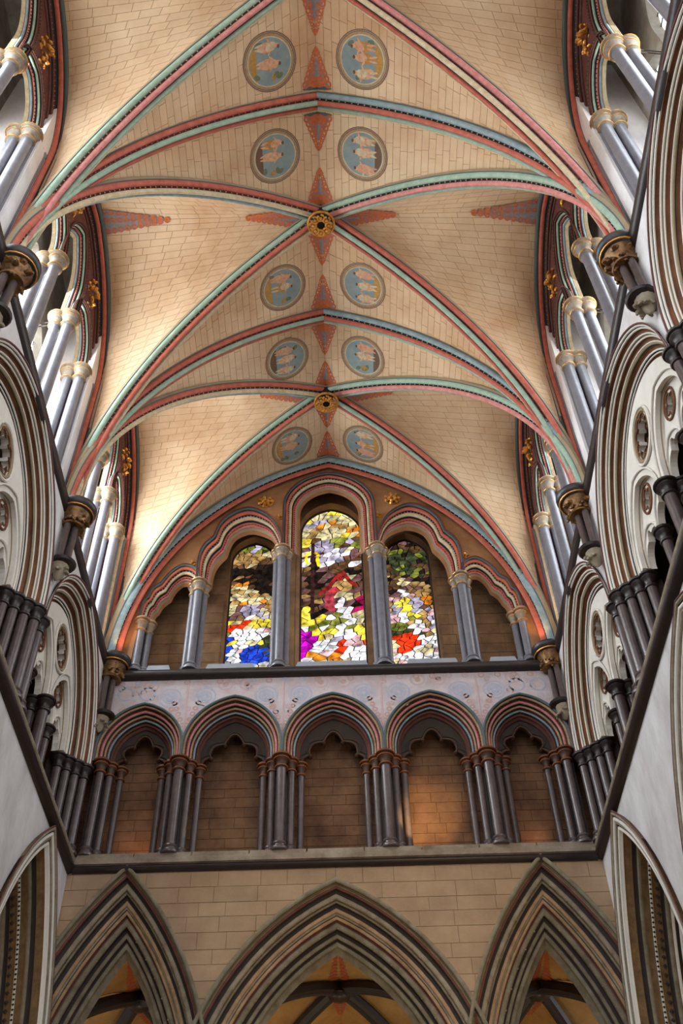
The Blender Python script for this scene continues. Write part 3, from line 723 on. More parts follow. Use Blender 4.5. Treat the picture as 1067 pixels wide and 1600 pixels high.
# post with yellow coils and the standing figure's robe in the central light (leaded pieces set proud)
def gpiece(parent, pts, c, name='pane'):
    o = MB().prism([East(x, z, -1.33) for x, z in pts], [East(x, z, -1.305) for x, z in pts]).build(name, stainedm, parent, smooth=False); o.color = (*c, 1)
gx = lambda u: GL[1].ax-.96+1.92*u
gz = lambda v: 18.75+(25.1-18.75)*v
def ribbon(path, w_):
    L, R = [], []
    for i, p in enumerate(path):
        a = path[max(0, i-1)]; b = path[min(len(path)-1, i+1)]; dx, dz = b[0]-a[0], b[1]-a[1]; l = sqrt(dx*dx+dz*dz); n = (-dz/l*w_, dx/l*w_)
        L.append((p[0]+n[0], p[1]+n[1])); R.append((p[0]-n[0], p[1]-n[1]))
    return L+R[::-1]
gpiece(w2, ribbon([(gx(.19), gz(.3)), (gx(.2), gz(.77))], .055), SC(60, 36, 34))
gpiece(w2, ribbon([(gx(.02), gz(.665)), (gx(.38), gz(.70))], .035), SC(90, 45, 45))
gpiece(w2, ribbon([(gx(.16), gz(.705)), (gx(.1), gz(.69)), (gx(.09), gz(.66)), (gx(.12), gz(.625))], .045), SC(250, 215, 30, 1.4))
gpiece(w2, ribbon([(gx(.22), gz(.705)), (gx(.28), gz(.69)), (gx(.27), gz(.65)), (gx(.3), gz(.61))], .05), SC(250, 205, 30, 1.4))
gpiece(w2, ribbon([(gx(.58), gz(.54)), (gx(.45), gz(.47)), (gx(.3), gz(.42))], .05), SC(160, 40, 42))
gpiece(w2, [(gx(.4), gz(.44)), (gx(.52), gz(.43)), (gx(.54), gz(.3)), (gx(.38), gz(.33))], SC(190, 70, 80))
gpiece(w2, ribbon([(gx(.66), gz(.57)), (gx(.78), gz(.5)), (gx(.88), gz(.47))], .06), SC(140, 40, 36))

# ================================================================== SIDE ELEVATIONS
SEC = ['first bay', 'second bay', 'third bay']
SSPEC = [('roll', .45, maroon), ('roll', .5, white), ('hollow', .2, black), ('roll', .45, white), ('hollow', 1.0, brown), ('roll', .4, white), ('hollow', .35, tan), ('roll', .35, white), ('hollow', 1.0, brown), ('roll', .35, white), ('roll', .5, tan), ('hollow', .2, black), ('hollow', .9, brown), ('roll', .4, white), ('hollow', .3, black), ('roll', .35, white), ('hollow', .9, brown), ('flat', .7, brown)]
AFRONT = [('roll', .3, maroon), ('roll', .5, sgrey), ('hollow', .25, black), ('roll', .6, white), ('roll', .45, sgrey), ('hollow', .3, maroon), ('roll', .5, white)]
ASPEC = [('flat', .3, white), ('hollow', 1.0, olive), ('hollow', .6, sdark), ('roll', .5, sgreen), ('hollow', .8, olive), ('roll', .35, white, (.03, .09, black)), ('hollow', .9, olive, (.05, .16, sdark)), ('hollow', .5, sdark), ('roll', .6, sgreen), ('roll', .4, white), ('hollow', .4, sdark), ('roll', .5, white), ('hollow', .5, olive), ('flat', .9, olive)]
def arcade_side(s):
    F = Side(s); sd = 'left' if s < 0 else 'right'
    arcs_ = [Pointed(-1.85, 6.5, 2.65, 5.35, 6.0), Pointed(-8.31, 6.5, 3.55, 5.15, 6.0), Pointed(-14.6, 6.5, 3.0, 5.15, 6.0)]
    def bot(y): return max(a.top(y, -.03) for a in arcs_)
    w_ = thing('wall_arcade_'+sd, (s*6.2, -9, 6.0), None, None, kind='structure')
    strip_wall(F, lins(-18.6, .2, 170, (-1.85, -8.31, -14.6)), bot, lambda y: 12.0, 0, -1.3, 'wall_core', plaster, w_)
    for k, a in enumerate(arcs_):
        t = thing('arcade_arch', F(a.ax, 6.0, 0), 'large pointed arcade arch with grey and brown mouldings, %s wall, %s' % (sd, SEC[k]), 'arch', 'arcade arches of the side walls')
        orders(F, a, 0.03, 0.10, -.34, .0, AFRONT, t, k=5)
        orders(F, a, -.34, .0, -.95, -1.2, ASPEC, t, k=5)
    for y in (-5.3, -11.6, -17.8):
        t = thing('arcade_pier', (s*6.45, y, ZF), 'round marble pier of the %s arcade at y %s' % (sd, {-5.3: 'nearest the end wall', -11.6: 'in the middle', -17.8: 'farthest from the end wall'}[y]), 'pier', 'piers under the arches')
        t['label'] = 'round marble pier of the %s arcade, %s' % (sd, {-5.3: 'nearest the end wall', -11.6: 'in the middle', -17.8: 'farthest from the end wall'}[y])
        MB().lathe((s*6.45, y, ZF), [(.8, 0), (.75, .3), (.55, .4), (.55, 7.0), (.6, 7.1), (.78, 7.5), (.8, 7.75)], 24).build('drum', purbl, t)

def triforium_side(s):
    F = Side(s); sd = 'left' if s < 0 else 'right'
    spec = [(-2.68, 2.6), (-8.44, 2.92), (-14.55, 2.95)]
    A = [Pointed(ax, 14.5, w_, 3.0, 14.45) for ax, w_ in spec]
    def bot(y): return max([a.top(y, -.03) for a in A]+[14.5])
    wl = thing('wall_gallery_'+sd, (s*5.9, -9, 14.5), None, None, kind='structure')
    strip_wall(F, lins(-18.6, .1, 170, [a.ax for a in A]), bot, lambda y: 17.5, 0, -.4, 'wall_core', plaster, wl)
    MB().box(*[tuple(p) for p in ((min(s*7.6, s*7.8), -18.6, 12.0), (max(s*7.6, s*7.8), 1.2, 17.6))]).build('wall_outer', brownjoint, wl, smooth=False)
    MB().box((min(s*6.3, s*7.8), -18.6, 17.5), (max(s*6.3, s*7.8), 1.2, 17.66)).build('gallery_ceiling', roofm, wl, smooth=False)
    for k, a in enumerate(A):
        t = thing('gallery_arch', F(a.ax, 14.45, 0), 'broad gallery arch of white rolls and brown hollows, %s wall, %s' % (sd, SEC[k]), 'arch', 'gallery arches of the side walls')
        orders(F, a, 0.03, 0.09, -.62, -.52, SSPEC, t, k=5)
        W = a.w-.62; hw = W/2-.02; ax = a.ax
        subs = [Pointed(ax-W/2, 14.5, hw, 1.5, 14.45, 10), Pointed(ax+W/2, 14.5, hw, 1.5, 14.45, 10)]
        t2 = thing('plate_tracery', F(ax, 14.45, -.4), 'pale pierced tracery of foiled circles and twin arches, %s wall, %s' % (sd, SEC[k]), 'tracery', 'pierced tracery of the side galleries')
        outer = [(x, z) for x, z in a.P(-.58)]
        outer = [(outer[0][0], 14.46)]+outer[1:-1]+[(outer[-1][0], 14.46)]
        cc = (ax, 16.0); cr = .58
        holes = [foil(cc[0], cc[1], .46, 8, 5, deep=.66)]
        for sb in reversed(subs):
            hp = sb.P(-.16); outer += [(hp[-1][0], 14.46)]+hp[1:-1][::-1]+[(hp[0][0], 14.46)]
        plate(F, [outer]+holes, -.40, -.56, 'tracery_plate', white, t2)
        for rr, dd, m_ in ((cr, -.37, white), (cr-.07, -.385, tan)):
            MB().tube([F(cc[0]+rr*cos(2*pi*i/28), cc[1]+rr*1.0*sin(2*pi*i/28), dd) for i in range(28)], .035, 6, closed=True).build('circle_moulding', m_, t2)
        for q, sb in enumerate(subs):
            orders(F, sb, 0.0, -.36, -.16, -.52, [('roll', .4, white), ('hollow', .5, brown), ('roll', .4, white), ('hollow', .3, sdark), ('roll', .3, tan)], t2, k=4)
            # second plane: two cusped lights and a quatrefoil
            ow = [(x, z) for x, z in sb.P(-.12)]; ow = [(ow[0][0], 14.47)]+ow[1:-1]+[(ow[-1][0], 14.47)]
            q4 = foil(sb.ax, 15.44, .25, 4, 7, deep=.55)
            for e in (1, -1):
                lw = hw/2-.09; lx = sb.ax+e*(hw/2-.04)
                tips = [(lx-lw, 14.47), (lx-lw+.03, 14.66), (lx-.13, 14.88), (lx+.13, 14.88), (lx+lw-.03, 14.66), (lx+lw, 14.47)]
                ow += arcs(tips, [.02, .07, .17, .07, .02], 5)[::-1]
            plate(F, [ow, q4], -.56, -.70, 'cusped_plate', white, t2)
            MB().tube([F(x, z, -.55) for x, z in q4], .018, 5, closed=True).build('foil_moulding', brown, t2)
            for e in (-1, 1):
                lx = sb.ax+e*(hw/2-.03); la = Pointed(lx, 14.5, hw/2-.03, .62, 14.47, 8)
                MB().tube([F(x, z, -.54) for x, z in la.P(0)], .03, 6).build('light_moulding', white, t2)
            MB().tube([F(sb.ax+.30*cos(2*pi*i/20), 15.44+.30*sin(2*pi*i/20), -.54) for i in range(20)], .025, 6, closed=True).build('circle_moulding', brown, t2)
        # mullions
        MB().tube([F(x, z, -.39) for x, z in holes[0]], .022, 5, closed=True).build('foil_moulding', brown, t2)
        for e, nm in ((-1, 'right' if s < 0 else 'left'), (0, 'middle'), (1, 'left' if s < 0 else 'right')):
            yy = ax+e*W/2
            sp = [(yy, -.45, .12), (yy, -.75, .12)] if e == 0 else [(yy, -.62, .1)]
            where = {-1: 'west mullion', 0: 'middle mullion', 1: 'east mullion'}[e]
            where = {-1: 'slim mullion on the near side', 0: 'double middle mullion', 1: 'slim mullion on the far side'}[e]
            t3 = thing('gallery_column', F(yy, 12.2, -.5), 'dark marble %s under the gallery tracery, %s wall, %s' % (where, sd, SEC[k]), 'column', 'mullion shafts of the side galleries')
            shaft_set(F, sp, 12.2, 14.5, .34, t3, purb, purbd, purbd, rings=False)
    # jamb shafts of each pier
    for y, y0, y1 in ((0.0, None, A[0].ax+A[0].w), (-5.4, A[0].ax-A[0].w, A[1].ax+A[1].w), (-11.43, A[1].ax-A[1].w, A[2].ax+A[2].w)):
        t = thing('column_cluster', F(y, 12.2, -.1), 'row of dark marble jamb shafts in the %s gallery, pier %s' % (sd, {0.0: 'in the end corner', -5.4: 'between first and second bays', -11.43: 'between second and third bays'}[y]), 'column', 'jamb shafts of the side galleries')
        sp = []
        for ye, e in ((y0, 1), (y1, -1)):
            if ye is None: continue
            for q in range(4): sp.append((ye+e*(.05+q*.17), -.03-q*.17, .1))
        shaft_set(F, sp, 12.2, 14.5, .36, t, purb, purbd, purbd, rings=False)
        a_, b_ = (y0 if y0 is not None else .35, y1)
        lo, hi = min(a_, b_), max(a_, b_)
        mb = MB(); P = [(lo, -.2), (hi, -.2), (hi+.4, -.9), (lo-.4, -.9)] if y0 is not None else [(lo, -.2), (hi+.4, -.2), (hi+.4, -.9), (lo-.3, -.9)]
        P = [(lo-.0, -.2), (hi+.0, -.2), (hi+.45, -.85), (lo-.45, -.85)]
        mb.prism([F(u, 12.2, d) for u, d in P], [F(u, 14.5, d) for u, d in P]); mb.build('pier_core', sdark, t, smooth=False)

def clerestory_side(s):
    F = Side(s); sd = 'left' if s < 0 else 'right'
    win0 = 4 if s < 0 else 13
    for k, (ya, yb) in enumerate(BAYS):
        ym = (ya+yb)/2; h = (yb-ya)/2
        wr = Pointed(ym, 22.5, h-.02, 3.45, 17.7)
        sc = h/3.04
        cols_ = .78*sc; jamb = 2.32*sc
        cen = Pointed(ym, 23.6, cols_+.14, 1.75, 22.35, 12)
        sds = [Pointed(ym+e*(cols_+jamb)/2, 22.75, (jamb-cols_)/2+.14, 1.15, 22.35, 10) for e in (-1, 1)]
        def bot(y):
            if abs(y-ym) > jamb+.1: return 17.7
            return max([cen.top(y, -.02), 22.4]+[q.top(y, -.02) for q in sds])
        wl = thing('wall_clerestory_%s' % sd if k == 0 else 'wall_clerestory_%s.%03d' % (sd, k), F(ym, 17.7, -.3), None, None, kind='structure')
        strip_wall(F, lins(ya+.02, yb-.02, 90, (ym, ym-jamb-.1, ym-jamb-.101, ym+jamb+.1, ym+jamb+.101)), bot, lambda y: wr.top(y, .25)+.05, -.3, -.62, 'wall_core', dred, wl)
        t = thing('wall_rib', F(ym, 17.8, 0), 'grey and red wall rib framing the high windows, %s side, %s' % (sd, SEC[k]), 'rib', 'wall ribs of the side windows')
        orders(F, wr, .10, .02, -.42, -.30, [('roll', .8, slate), ('hollow', .3, black), ('roll', .8, red), ('hollow', .8, black, (.02, .13, gold)), ('roll', .4, dred), ('hollow', .3, black), ('roll', .4, dred)], t, k=5)
        SPC = [('roll', .45, dred, (.018, .1, black)), ('roll', .4, sred), ('hollow', .3, black), ('roll', .55, green), ('hollow', .4, black), ('roll', .45, pink, (.018, .1, black)), ('hollow', .3, dred), ('roll', .55, blue), ('flat', .12, maroon), ('flat', .9, cream)]
        for a, nm in ((cen, 'tall middle'), (sds[0], 'near side'), (sds[1], 'far side')):
            t = thing('window_arch', F(a.ax, 22.35, -.3), '%s banded arch of the high window triplet, %s side, %s' % (nm, sd, SEC[k]), 'arch', 'banded arches of the side windows')
            orders(F, a, 0.02, -.26, -.26, -.62, SPC, t, k=4)
        for e, u_, nm in ((0, ym-jamb, 'near jamb'), (1, ym-cols_, 'near middle'), (2, ym+cols_, 'far middle'), (3, ym+jamb, 'far jamb')):
            t = thing('column_cluster', F(u_, 17.7, -.4), 'paired grey shafts with gold-lined capital, %s, high windows, %s side, %s' % (nm, sd, SEC[k]), 'column', 'grey shafts of the side windows')
            sp = [(u_, -.36, .13), (u_, -.66, .12)]
            shaft_set(F, sp, 17.74, 22.4, .5, t, purbl, capgrey, gold)
        # jamb mouldings of the pier
        for e, u_ in ((-1, ym-jamb-.14), (1, ym+jamb+.14)):
            for q, m_ in enumerate((purbl, cream, purbl)):
                uu = u_+e*q*.17*sc
                p = F(uu, 17.7, -.28+q*.035)
                MB().lathe((p.x, p.y, 17.7), [(.075, 0), (.075, 4.55), (.1, 4.6), (.1, 4.68), (.02, 4.8)], 10).build('jamb_roll', m_, wl)
        # gilded foliage in the spandrels
        for e, nm in ((-1, 'near'), (1, 'far')):
            c = F(ym+e*(cols_+.42), 24.35, -.24)
            g = MB(); leaves(g, c, .17, 9, k*7+e+50, .085); leaves(g, c+Vector((0, e*.15, -.35)), .1, 5, k*7+e+80, .06); leaves(g, c+Vector((0, -e*.1, .3)), .1, 5, k*7+e+90, .06)
            tag(g.build('gilded_foliage', gold), 'gilded leaf sprig in the %s spandrel of the high windows, %s side, %s' % (nm, sd, SEC[k]), 'ornament', 'gilded sprigs of the side windows')
        # outer wall with three lancets
        lan = [Pointed(ym-1.6*sc, 22.3, .62*sc, 1.1, 18.3, 8), Pointed(ym, 23.3, .78*sc, 1.4, 18.3, 8), Pointed(ym+1.6*sc, 22.3, .62*sc, 1.1, 18.3, 8)]
        ow = plate(F, [[(ya, 17.6), (yb, 17.6), (yb, 26.9), (ya, 26.9)]]+[l.P(0) for l in lan], -1.45, -1.8, 'wall_outer', roofm, wl)
        MB().box((min(s*6.2, s*7.6), ya, 26.3), (max(s*6.2, s*7.6), yb, 26.6)).build('passage_ceiling', roofm, wl, smooth=False)
        for q, l in enumerate(lan):
            tw = thing('window_%d' % (win0+k*3+q), F(l.ax, 18.3, -1.6), 'tall %s plain lancet behind the shafts, %s side, %s' % (['near', 'middle', 'far'][q], sd, SEC[k]), None, kind='structure')
            pn_ = plate(F, [l.P(-.02)], -1.68, -1.70, 'pane', dayglass_l if s < 0 else dayglass_r, tw)
            mb = MB()
            for i in range(1, 4): u_ = l.ax-l.w+2*l.w*i/4; mb.tube([F(u_, 18.3, -1.66), F(u_, l.top(u_)-.02, -1.66)], .012, 4)
            zz = 18.6
            while zz < l.z0+l.h-.3:
                ww = l.w if zz < l.z0 else sqrt(max(0, l.R**2-(zz-l.z0)**2))-l.c
                mb.tube([F(l.ax-ww, zz, -1.66), F(l.ax+ww, zz, -1.66)], .014, 4); zz += .38
            tag(mb.build('glazing_bar', lead, pn_), kind='stuff')
        # tie rods across the passage
        for yy in (ym-cols_, ym+cols_):
            t = MB()
            for z in (22.05, 22.2): t.tube([F(yy, z, -.6), F(yy+.1, z, -1.5)], .014, 5)
            t.build('tie_rod', sdark, wl)
    # pier masses between the bays
    for y in (-17.6, -11.5, -5.42):
        MB().box((min(s*6.0, s*7.7), y-.62, 17.6), (max(s*6.0, s*7.7), y+.62, 26.5)).build('pier_core', plaster, bpy.data.objects['wall_clerestory_'+sd], smooth=False)
for s in (-1, 1):
    arcade_side(s); triforium_side(s); clerestory_side(s)
for s in (-1, 1):
    MB().box((min(s*5.9, s*7.9), -18.7, 12.0), (max(s*5.9, s*7.9), -18.5, 27.3)).build('light_stop_wall_'+('left' if s < 0 else 'right'), roofm, smooth=False)['kind'] = 'structure'  # unseen walls added to keep sky light out of gallery and passage ends
# corner masses and closures behind the end wall
for s in (-1, 1):
    sd = 'left' if s < 0 else 'right'
    MB().box((min(s*6.25, s*7.8), .0, 12.0), (max(s*6.25, s*7.8), 1.9, 27)).build('wall_corner_'+sd, brownstone, smooth=False)['kind'] = 'structure'

# ================================================================== VAULT SHAFTS AND CAPITALS
for s in (-1, 1):
    sd = 'left' if s < 0 else 'right'
    for y, nm in ((-.12, 'in the corner of the end wall'), (-5.42, 'between first and second bays'), (-11.5, 'between second and third bays')):
        xc = s*5.66; yc = y-.08 if y > -1 else y
        t = thing('vault_shaft', (xc, yc, 15.6), 'dark vault shafts with gilded leaf capital, %s wall, %s' % (sd, nm), 'column', 'wall shafts that carry the vault ribs')
        for dy, dx in ((-.15, .06), (0, -.07), (.15, .06)):
            MB().lathe((xc+s*dx, yc+dy, 15.95), [(.1, 0), (.12, .03), (.1, .07), (.075, .1), (.075, 1.15)], 12).build('shaft', purb, t)
        MB().lathe((xc, yc, 15.85), [(.1, 0), (.26, .04), (.29, .09), (.26, .13), (.2, .16)], 18).build('corbel_ring', purbd, t)
        g = MB(); g.lathe((xc+s*.05, yc, 15.45), [(.02, 0), (.09, .08), (.16, .25), (.2, .4)], 12); leaves(g, (xc, yc, 15.68), .15, 8, int(y*10)+5, .07)
        g.build('leaf_corbel', sgrey, t)
        MB().lathe((xc, yc, 17.05), [(.25, 0), (.27, .03), (.25, .06), (.22, .1), (.25, .25), (.34, .42)], 20).build('bell', golddark, t)
        g = MB(); leaves(g, (xc, yc, 17.3), .3, 14, int(y*10)+9+s, .09); leaves(g, (xc, yc, 17.18), .24, 10, int(y*10)+19+s, .07)
        g.build('gilded_leaf', golddark, t)
        g = MB(); g.tube([(xc+.40*cos(2*pi*k/24), yc+.40*sin(2*pi*k/24), 17.5) for k in range(24)], .018, 5, closed=True); g.build('gilded_ring', gold, t)
        MB().lathe((xc, yc, 17.47), [(.34, 0), (.38, .02), (.36, .06), (.42, .1), (.45, .18), (.45, .24), (.38, .29), (.3, .3)], 24).build('abacus', purbd, t)

# ================================================================== THE VAULT
SPR = 17.75; CX = 2.84; RW = 8.78; HW = SPR+sqrt(RW*RW-CX*CX)
def arc_uz(r, th): return r*cos(th)-CX, SPR+r*sin(th)
def u_of_z(z, r=RW): return sqrt(max(0, r*r-(z-SPR)**2))-CX
ceil = thing('ceiling', (0, -8.8, SPR), 'cream vault lined out in red courses between painted ribs', None, kind='structure')
stones = []   # (corner points x4, outward lift normal)
def add_patch(p):   # p: 4 corners on web surface, returns nothing
    stones.append(p)
def cell_rows_EW(s, yk, yb):
    """half cell between the transverse at yk and the diagonal running to (0, yb)"""
    thc = acos(CX/RW); n = int(thc*RW/.205); rows = []
    for i in range(n+1):
        u, z = arc_uz(RW, thc*i/n); fr = 1-max(0, min(1, u/5.7)); yd = yk+(yb-yk)*fr
        rows.append((Vector((s*u, yk, z)), Vector((s*u, yd, z))))
    return rows
def cell_rows_NS(s, yk, yb):
    """half cell between the wall rib and the diagonal"""
    h = abs(yb-yk)-.02; hh = HW+.02-22.5; R = (hh*hh+h*h)/(2*h); c = R-h; thc = acos(c/R); sg = 1 if yb > yk else -1
    pts = []
    nst = int((22.5-SPR)/.21)
    for i in range(nst): pts.append((h, SPR+(22.5-SPR)*i/nst))
    na = int(thc*R/.21)
    for i in range(na+1): pts.append((R*cos(thc*i/na)-c, 22.5+R*sin(thc*i/na)))
    rows = []
    for dy, z in pts:
        z = min(z, HW); u = max(0, u_of_z(z)); fr = 1-min(1, u/5.7); yd = yk+(yb-yk)*fr
        rows.append((Vector((s*5.93, yb-sg*dy, z)), Vector((s*u, yd, z))))
    return rows
webs = MB()
rnd = random.Random(12)
for (ya, yb2) in BAYS:
    ym = (ya+yb2)/2
    for s in (-1, 1):
        for yk in (ya, yb2):
            for rows, ln in ((cell_rows_EW(s, yk, ym), .56), (cell_rows_NS(s, yk, ym), .5)):
                seg = 1 if ln > .7 else 1
                mid = Vector((0, ym, 20))
                # shell behind, lifted away from the room
                def lift(p, q, a, b, amt):
                    return amt
                for i in range(len(rows)-1):
                    a0, b0 = rows[i]; a1, b1 = rows[i+1]
                    L = max((b0-a0).length, (b1-a1).length)
                    if L < .03: continue
                    nrm = (b0-a0).cross(a1-a0) if (b0-a0).length > .02 else (b1-a1).cross(a1-a0)
                    if nrm.length < 1e-6: continue
                    nrm.normalize()
                    if nrm.z < 0: nrm = -nrm
                    if abs(nrm.z) < .15:
                        ref = Vector((s, 0, 0)) if ln > .53 else Vector((s*.3, (1 if yk > ym else -1), 0))
                        if nrm.dot(ref) < 0: nrm = -nrm
                    k = len(webs.v); webs.v += [a0+nrm*.012, b0+nrm*.012, b1+nrm*.012, a1+nrm*.012]; webs.f.append((k, k+1, k+2, k+3))
                    off = rnd.uniform(.1, .9) if i % 2 else rnd.uniform(.4, .6)
                    d = 0.0; cuts = [0.0]; x = off*ln
                    while x < L-.15: cuts.append(x/L); x += ln*rnd.uniform(.85, 1.15)
                    cuts.append(1.0)
                    g = .0048; ht = (a1-a0).length; ht = max(.05, ((a1-a0).length+(b1-b0).length)/2)
                    for c0, c1 in zip(cuts, cuts[1:]):
                        e0, e1 = c0+g/L, c1-g/L
                        if e1 <= e0: continue
                        A = a0.lerp(b0, e0); B = a0.lerp(b0, e1); C_ = a1.lerp(b1, e1); D = a1.lerp(b1, e0)
                        gg = min(.3, g/ht)
                        A2, D2 = A.lerp(D, gg), A.lerp(D, 1-gg); B2, C2 = B.lerp(C_, gg), B.lerp(C_, 1-gg)
                        stones.append((A2, B2, C2, D2, nrm))
webs.build('vault_shell', vjoint, ceil, smooth=False, recalc=False)
def proj_area(st):
    pts = []
    for p in st[:4]:
        d = p-CAM; z = d.dot(fv)
        if z < 1: return 0
        pts.append((1606*d.dot(r2)/z, 1606*d.dot(u2)/z))
    if any(abs(p[0]) > 533 or abs(p[1]) > 800 for p in pts): return 0
    return abs(sum(pts[i][0]*pts[(i+1) % 4][1]-pts[(i+1) % 4][0]*pts[i][1] for i in range(4)))/2
stones.sort(key=lambda st: -proj_area(st))
def add_stone(mb, st):
    A, B, C_, D, n = st; k = len(mb.v); mb.v += [A, B, C_, D, A+n*.012, B+n*.012, C_+n*.012, D+n*.012]
    mb.f += [(k, k+1, k+2, k+3), (k, k+1, k+5, k+4), (k+1, k+2, k+6, k+5), (k+2, k+3, k+7, k+6), (k+3, k, k+4, k+7)]
for st in stones[:300]:
    mb = MB(); add_stone(mb, st); mb.build('stone', vcream, ceil, smooth=False, recalc=False)
mb = MB()
for st in stones[300:]: add_stone(mb, st)
tag(mb.build('stone_courses', vcream, ceil, smooth=False, recalc=False), kind='stuff')

# ---- ribs
def rib(A, B, cols5, label, group, n=34, wd=.88, dmax=1.0):
    """half rib from the springer A=(x,y) up to B=(x,y) at the crown. cols5 = trim, side roll, hollow, centre roll, side roll, bead"""
    trim, rA, hol, rc, rB, bead = cols5
    A = Vector((A[0], A[1])); B = Vector((B[0], B[1])); dr = (B-A); pl = dr.normalized(); perp = Vector((-pl.y, pl.x))
    if perp.y > 0: perp = -perp      # s<0 side of the section faces the camera (west)
    if abs(pl.y) > .999: perp = Vector((1, 0))
    t = thing('vault_rib', (A.x, A.y, SPR), label, 'rib', group)
    def row(sx, d):
        r = RW-d; tm = acos(min(1, CX/r)); out = []
        for i in range(n+1):
            u, z = arc_uz(r, tm*i/n); q = B+(A-B)*(u/5.7); q = q+perp*(-sx)
            out.append(Vector((q.x, q.y, z)))
        return out
    def seg(pa, pb, kind, m, k=5, bl=.5):
        L = sqrt((pb[0]-pa[0])**2+(pb[1]-pa[1])**2); tx, td = (pb[0]-pa[0])/L, (pb[1]-pa[1])/L; nx, nd = -td, tx
        prof = []
        kk = k if kind != 'flat' else 1
        for i in range(kk+1):
            ph = pi*i/kk
            a = L*(1-cos(ph))/2 if kk > 1 else L*i; b = 0 if kind == 'flat' else (L*bl*sin(ph) if kind == 'roll' else -L*.35*sin(ph))
            prof.append((pa[0]+tx*a+nx*b, pa[1]+td*a+nd*b))
        MB().grid([row(x*wd, d*dmax) for x, d in prof]).build('moulding', m, t, sharp=60)
        return prof[len(prof)//2]
    seg((-.28, -.04), (-.27, .03), 'flat', tan)
    seg((-.27, .03), (-.248, .045), 'roll', trim, 4)
    seg((-.248, .045), (-.105, .10), 'roll', rA)
    h1 = seg((-.105, .10), (-.07, .15), 'hollow', hol, 4)
    seg((-.07, .15), (.07, .15), 'roll', rc, 6, .62)
    h2 = seg((.07, .15), (.105, .10), 'hollow', black, 4)
    seg((.105, .10), (.225, .06), 'roll', rB)
    seg((.225, .06), (.27, .03), 'roll', cream, 4)
    seg((.27, .03), (.29, -.04), 'flat', tan)
    for (hx, hd), sz in (((-.098, .135), .022),):
        pts = row(hx*wd, hd*dmax); mb = MB(); acc = .08
        for a, b in zip(pts, pts[1:]):
            L = (b-a).length; tt = (b-a)/L
            while acc < L:
                c = a+tt*acc; k = len(mb.v)
                mb.v += [c+Vector((sz, 0, 0)), c-Vector((sz, 0, 0)), c+Vector((0, sz, 0)), c-Vector((0, sz, 0)), c+Vector((0, 0, sz)), c-Vector((0, 0, sz))]
                for f in ((0, 2, 4), (2, 1, 4), (1, 3, 4), (3, 0, 4), (2, 0, 5), (1, 2, 5), (3, 1, 5), (0, 3, 5)): mb.f.append(tuple(k+i for i in f))
                acc += .17
            acc -= L
        tag(mb.build('beading', bead, t, smooth=False, recalc=False), kind='stuff')
    return t
YS = [0.0, -5.42, -11.5, -17.6]
ORD = ['nearest the end window', 'second from the end window', 'third from the end window']
for k, y in ((1, -5.42), (2, -11.5)):
    rib((-5.7, y), (0, y), (slate, red, dred, green, red, red), 'left half of the cross rib %s, red edged with green centre' % ['', 'nearer the end window', 'farther from the end window'][k], 'cross ribs of the vault')
    rib((5.7, y), (0, y), (slate, blue, black, red, green, cream), 'right half of the cross rib %s, blue and red' % ['', 'nearer the end window', 'farther from the end window'][k], 'cross ribs of the vault')
DIA = [('far', -5.7, (slate, green, dred, red, cream, cream), 'green and red'), ('far', 5.7, (slate, red, dred, green, red, black), 'red and pale green'),
       ('near', -5.7, (slate, red, dred, cream, blue, cream), 'red with cream dots'), ('near', 5.7, (slate, green, black, pink, green, cream), 'green and pink')]
for k, (ya, yb) in enumerate(BAYS):
    ym = (ya+yb)/2
    for where, x, cc, cn in DIA:
        if k == 2 and where == 'far': cc = (slate, green, dred, pink, green, cream) if x < 0 else (slate, pink, dred, cream, red, dred)
        y0 = yb if where == 'far' else ya
        rib((x, y0 if k or where == 'near' else -.05), (0, ym), cc, '%s diagonal rib from the %s %s springer, %s' % (cn, where, 'left' if x < 0 else 'right', SEC[k]), 'diagonal ribs of the vault')
# east wall rib
for s in (-1, 1):
    rib((s*5.7, -.14), (0, -.14), (slate, blue, black, red, dred, cream), 'dark wall rib over the end windows, %s half' % ('left' if s < 0 else 'right'), 'wall ribs over the end windows', wd=.58, dmax=1.7)

# ---- bosses
for y, nm in ((-2.71, 'nearer the end window'), (-8.46, 'second from the end window'), (-14.55, 'third from the end window')):
    t = thing('roof_boss', (0, y, 25.35), 'gilded openwork leaf boss where the diagonal ribs cross, %s' % nm, 'boss', 'gilded bosses of the vault')
    MB().lathe((0, y, 25.55), [(.08, 0), (.22, .02), (.25, .2), (.28, .4)], 20).build('boss_core', black, t)
    g = MB()
    g.tube([(.34*cos(2*pi*k/24), y+.34*sin(2*pi*k/24), 25.55) for k in range(24)], .035, 6, closed=True)
    g.build('gilded_ring', gold, t)
    for k in range(8):
        a = 2*pi*k/8; c = Vector((.21*cos(a), y+.21*sin(a), 25.46)); g = MB()
        g.tube([c+Vector((.085*cos(b+a), .085*sin(b+a), .02*sin(b))) for b in [i*.7 for i in range(9)]], .03, 6)
        g.blob(c+Vector((0, 0, -.03)), .045, .045, .04)
        g.build('gilded_leaf', gold, t)

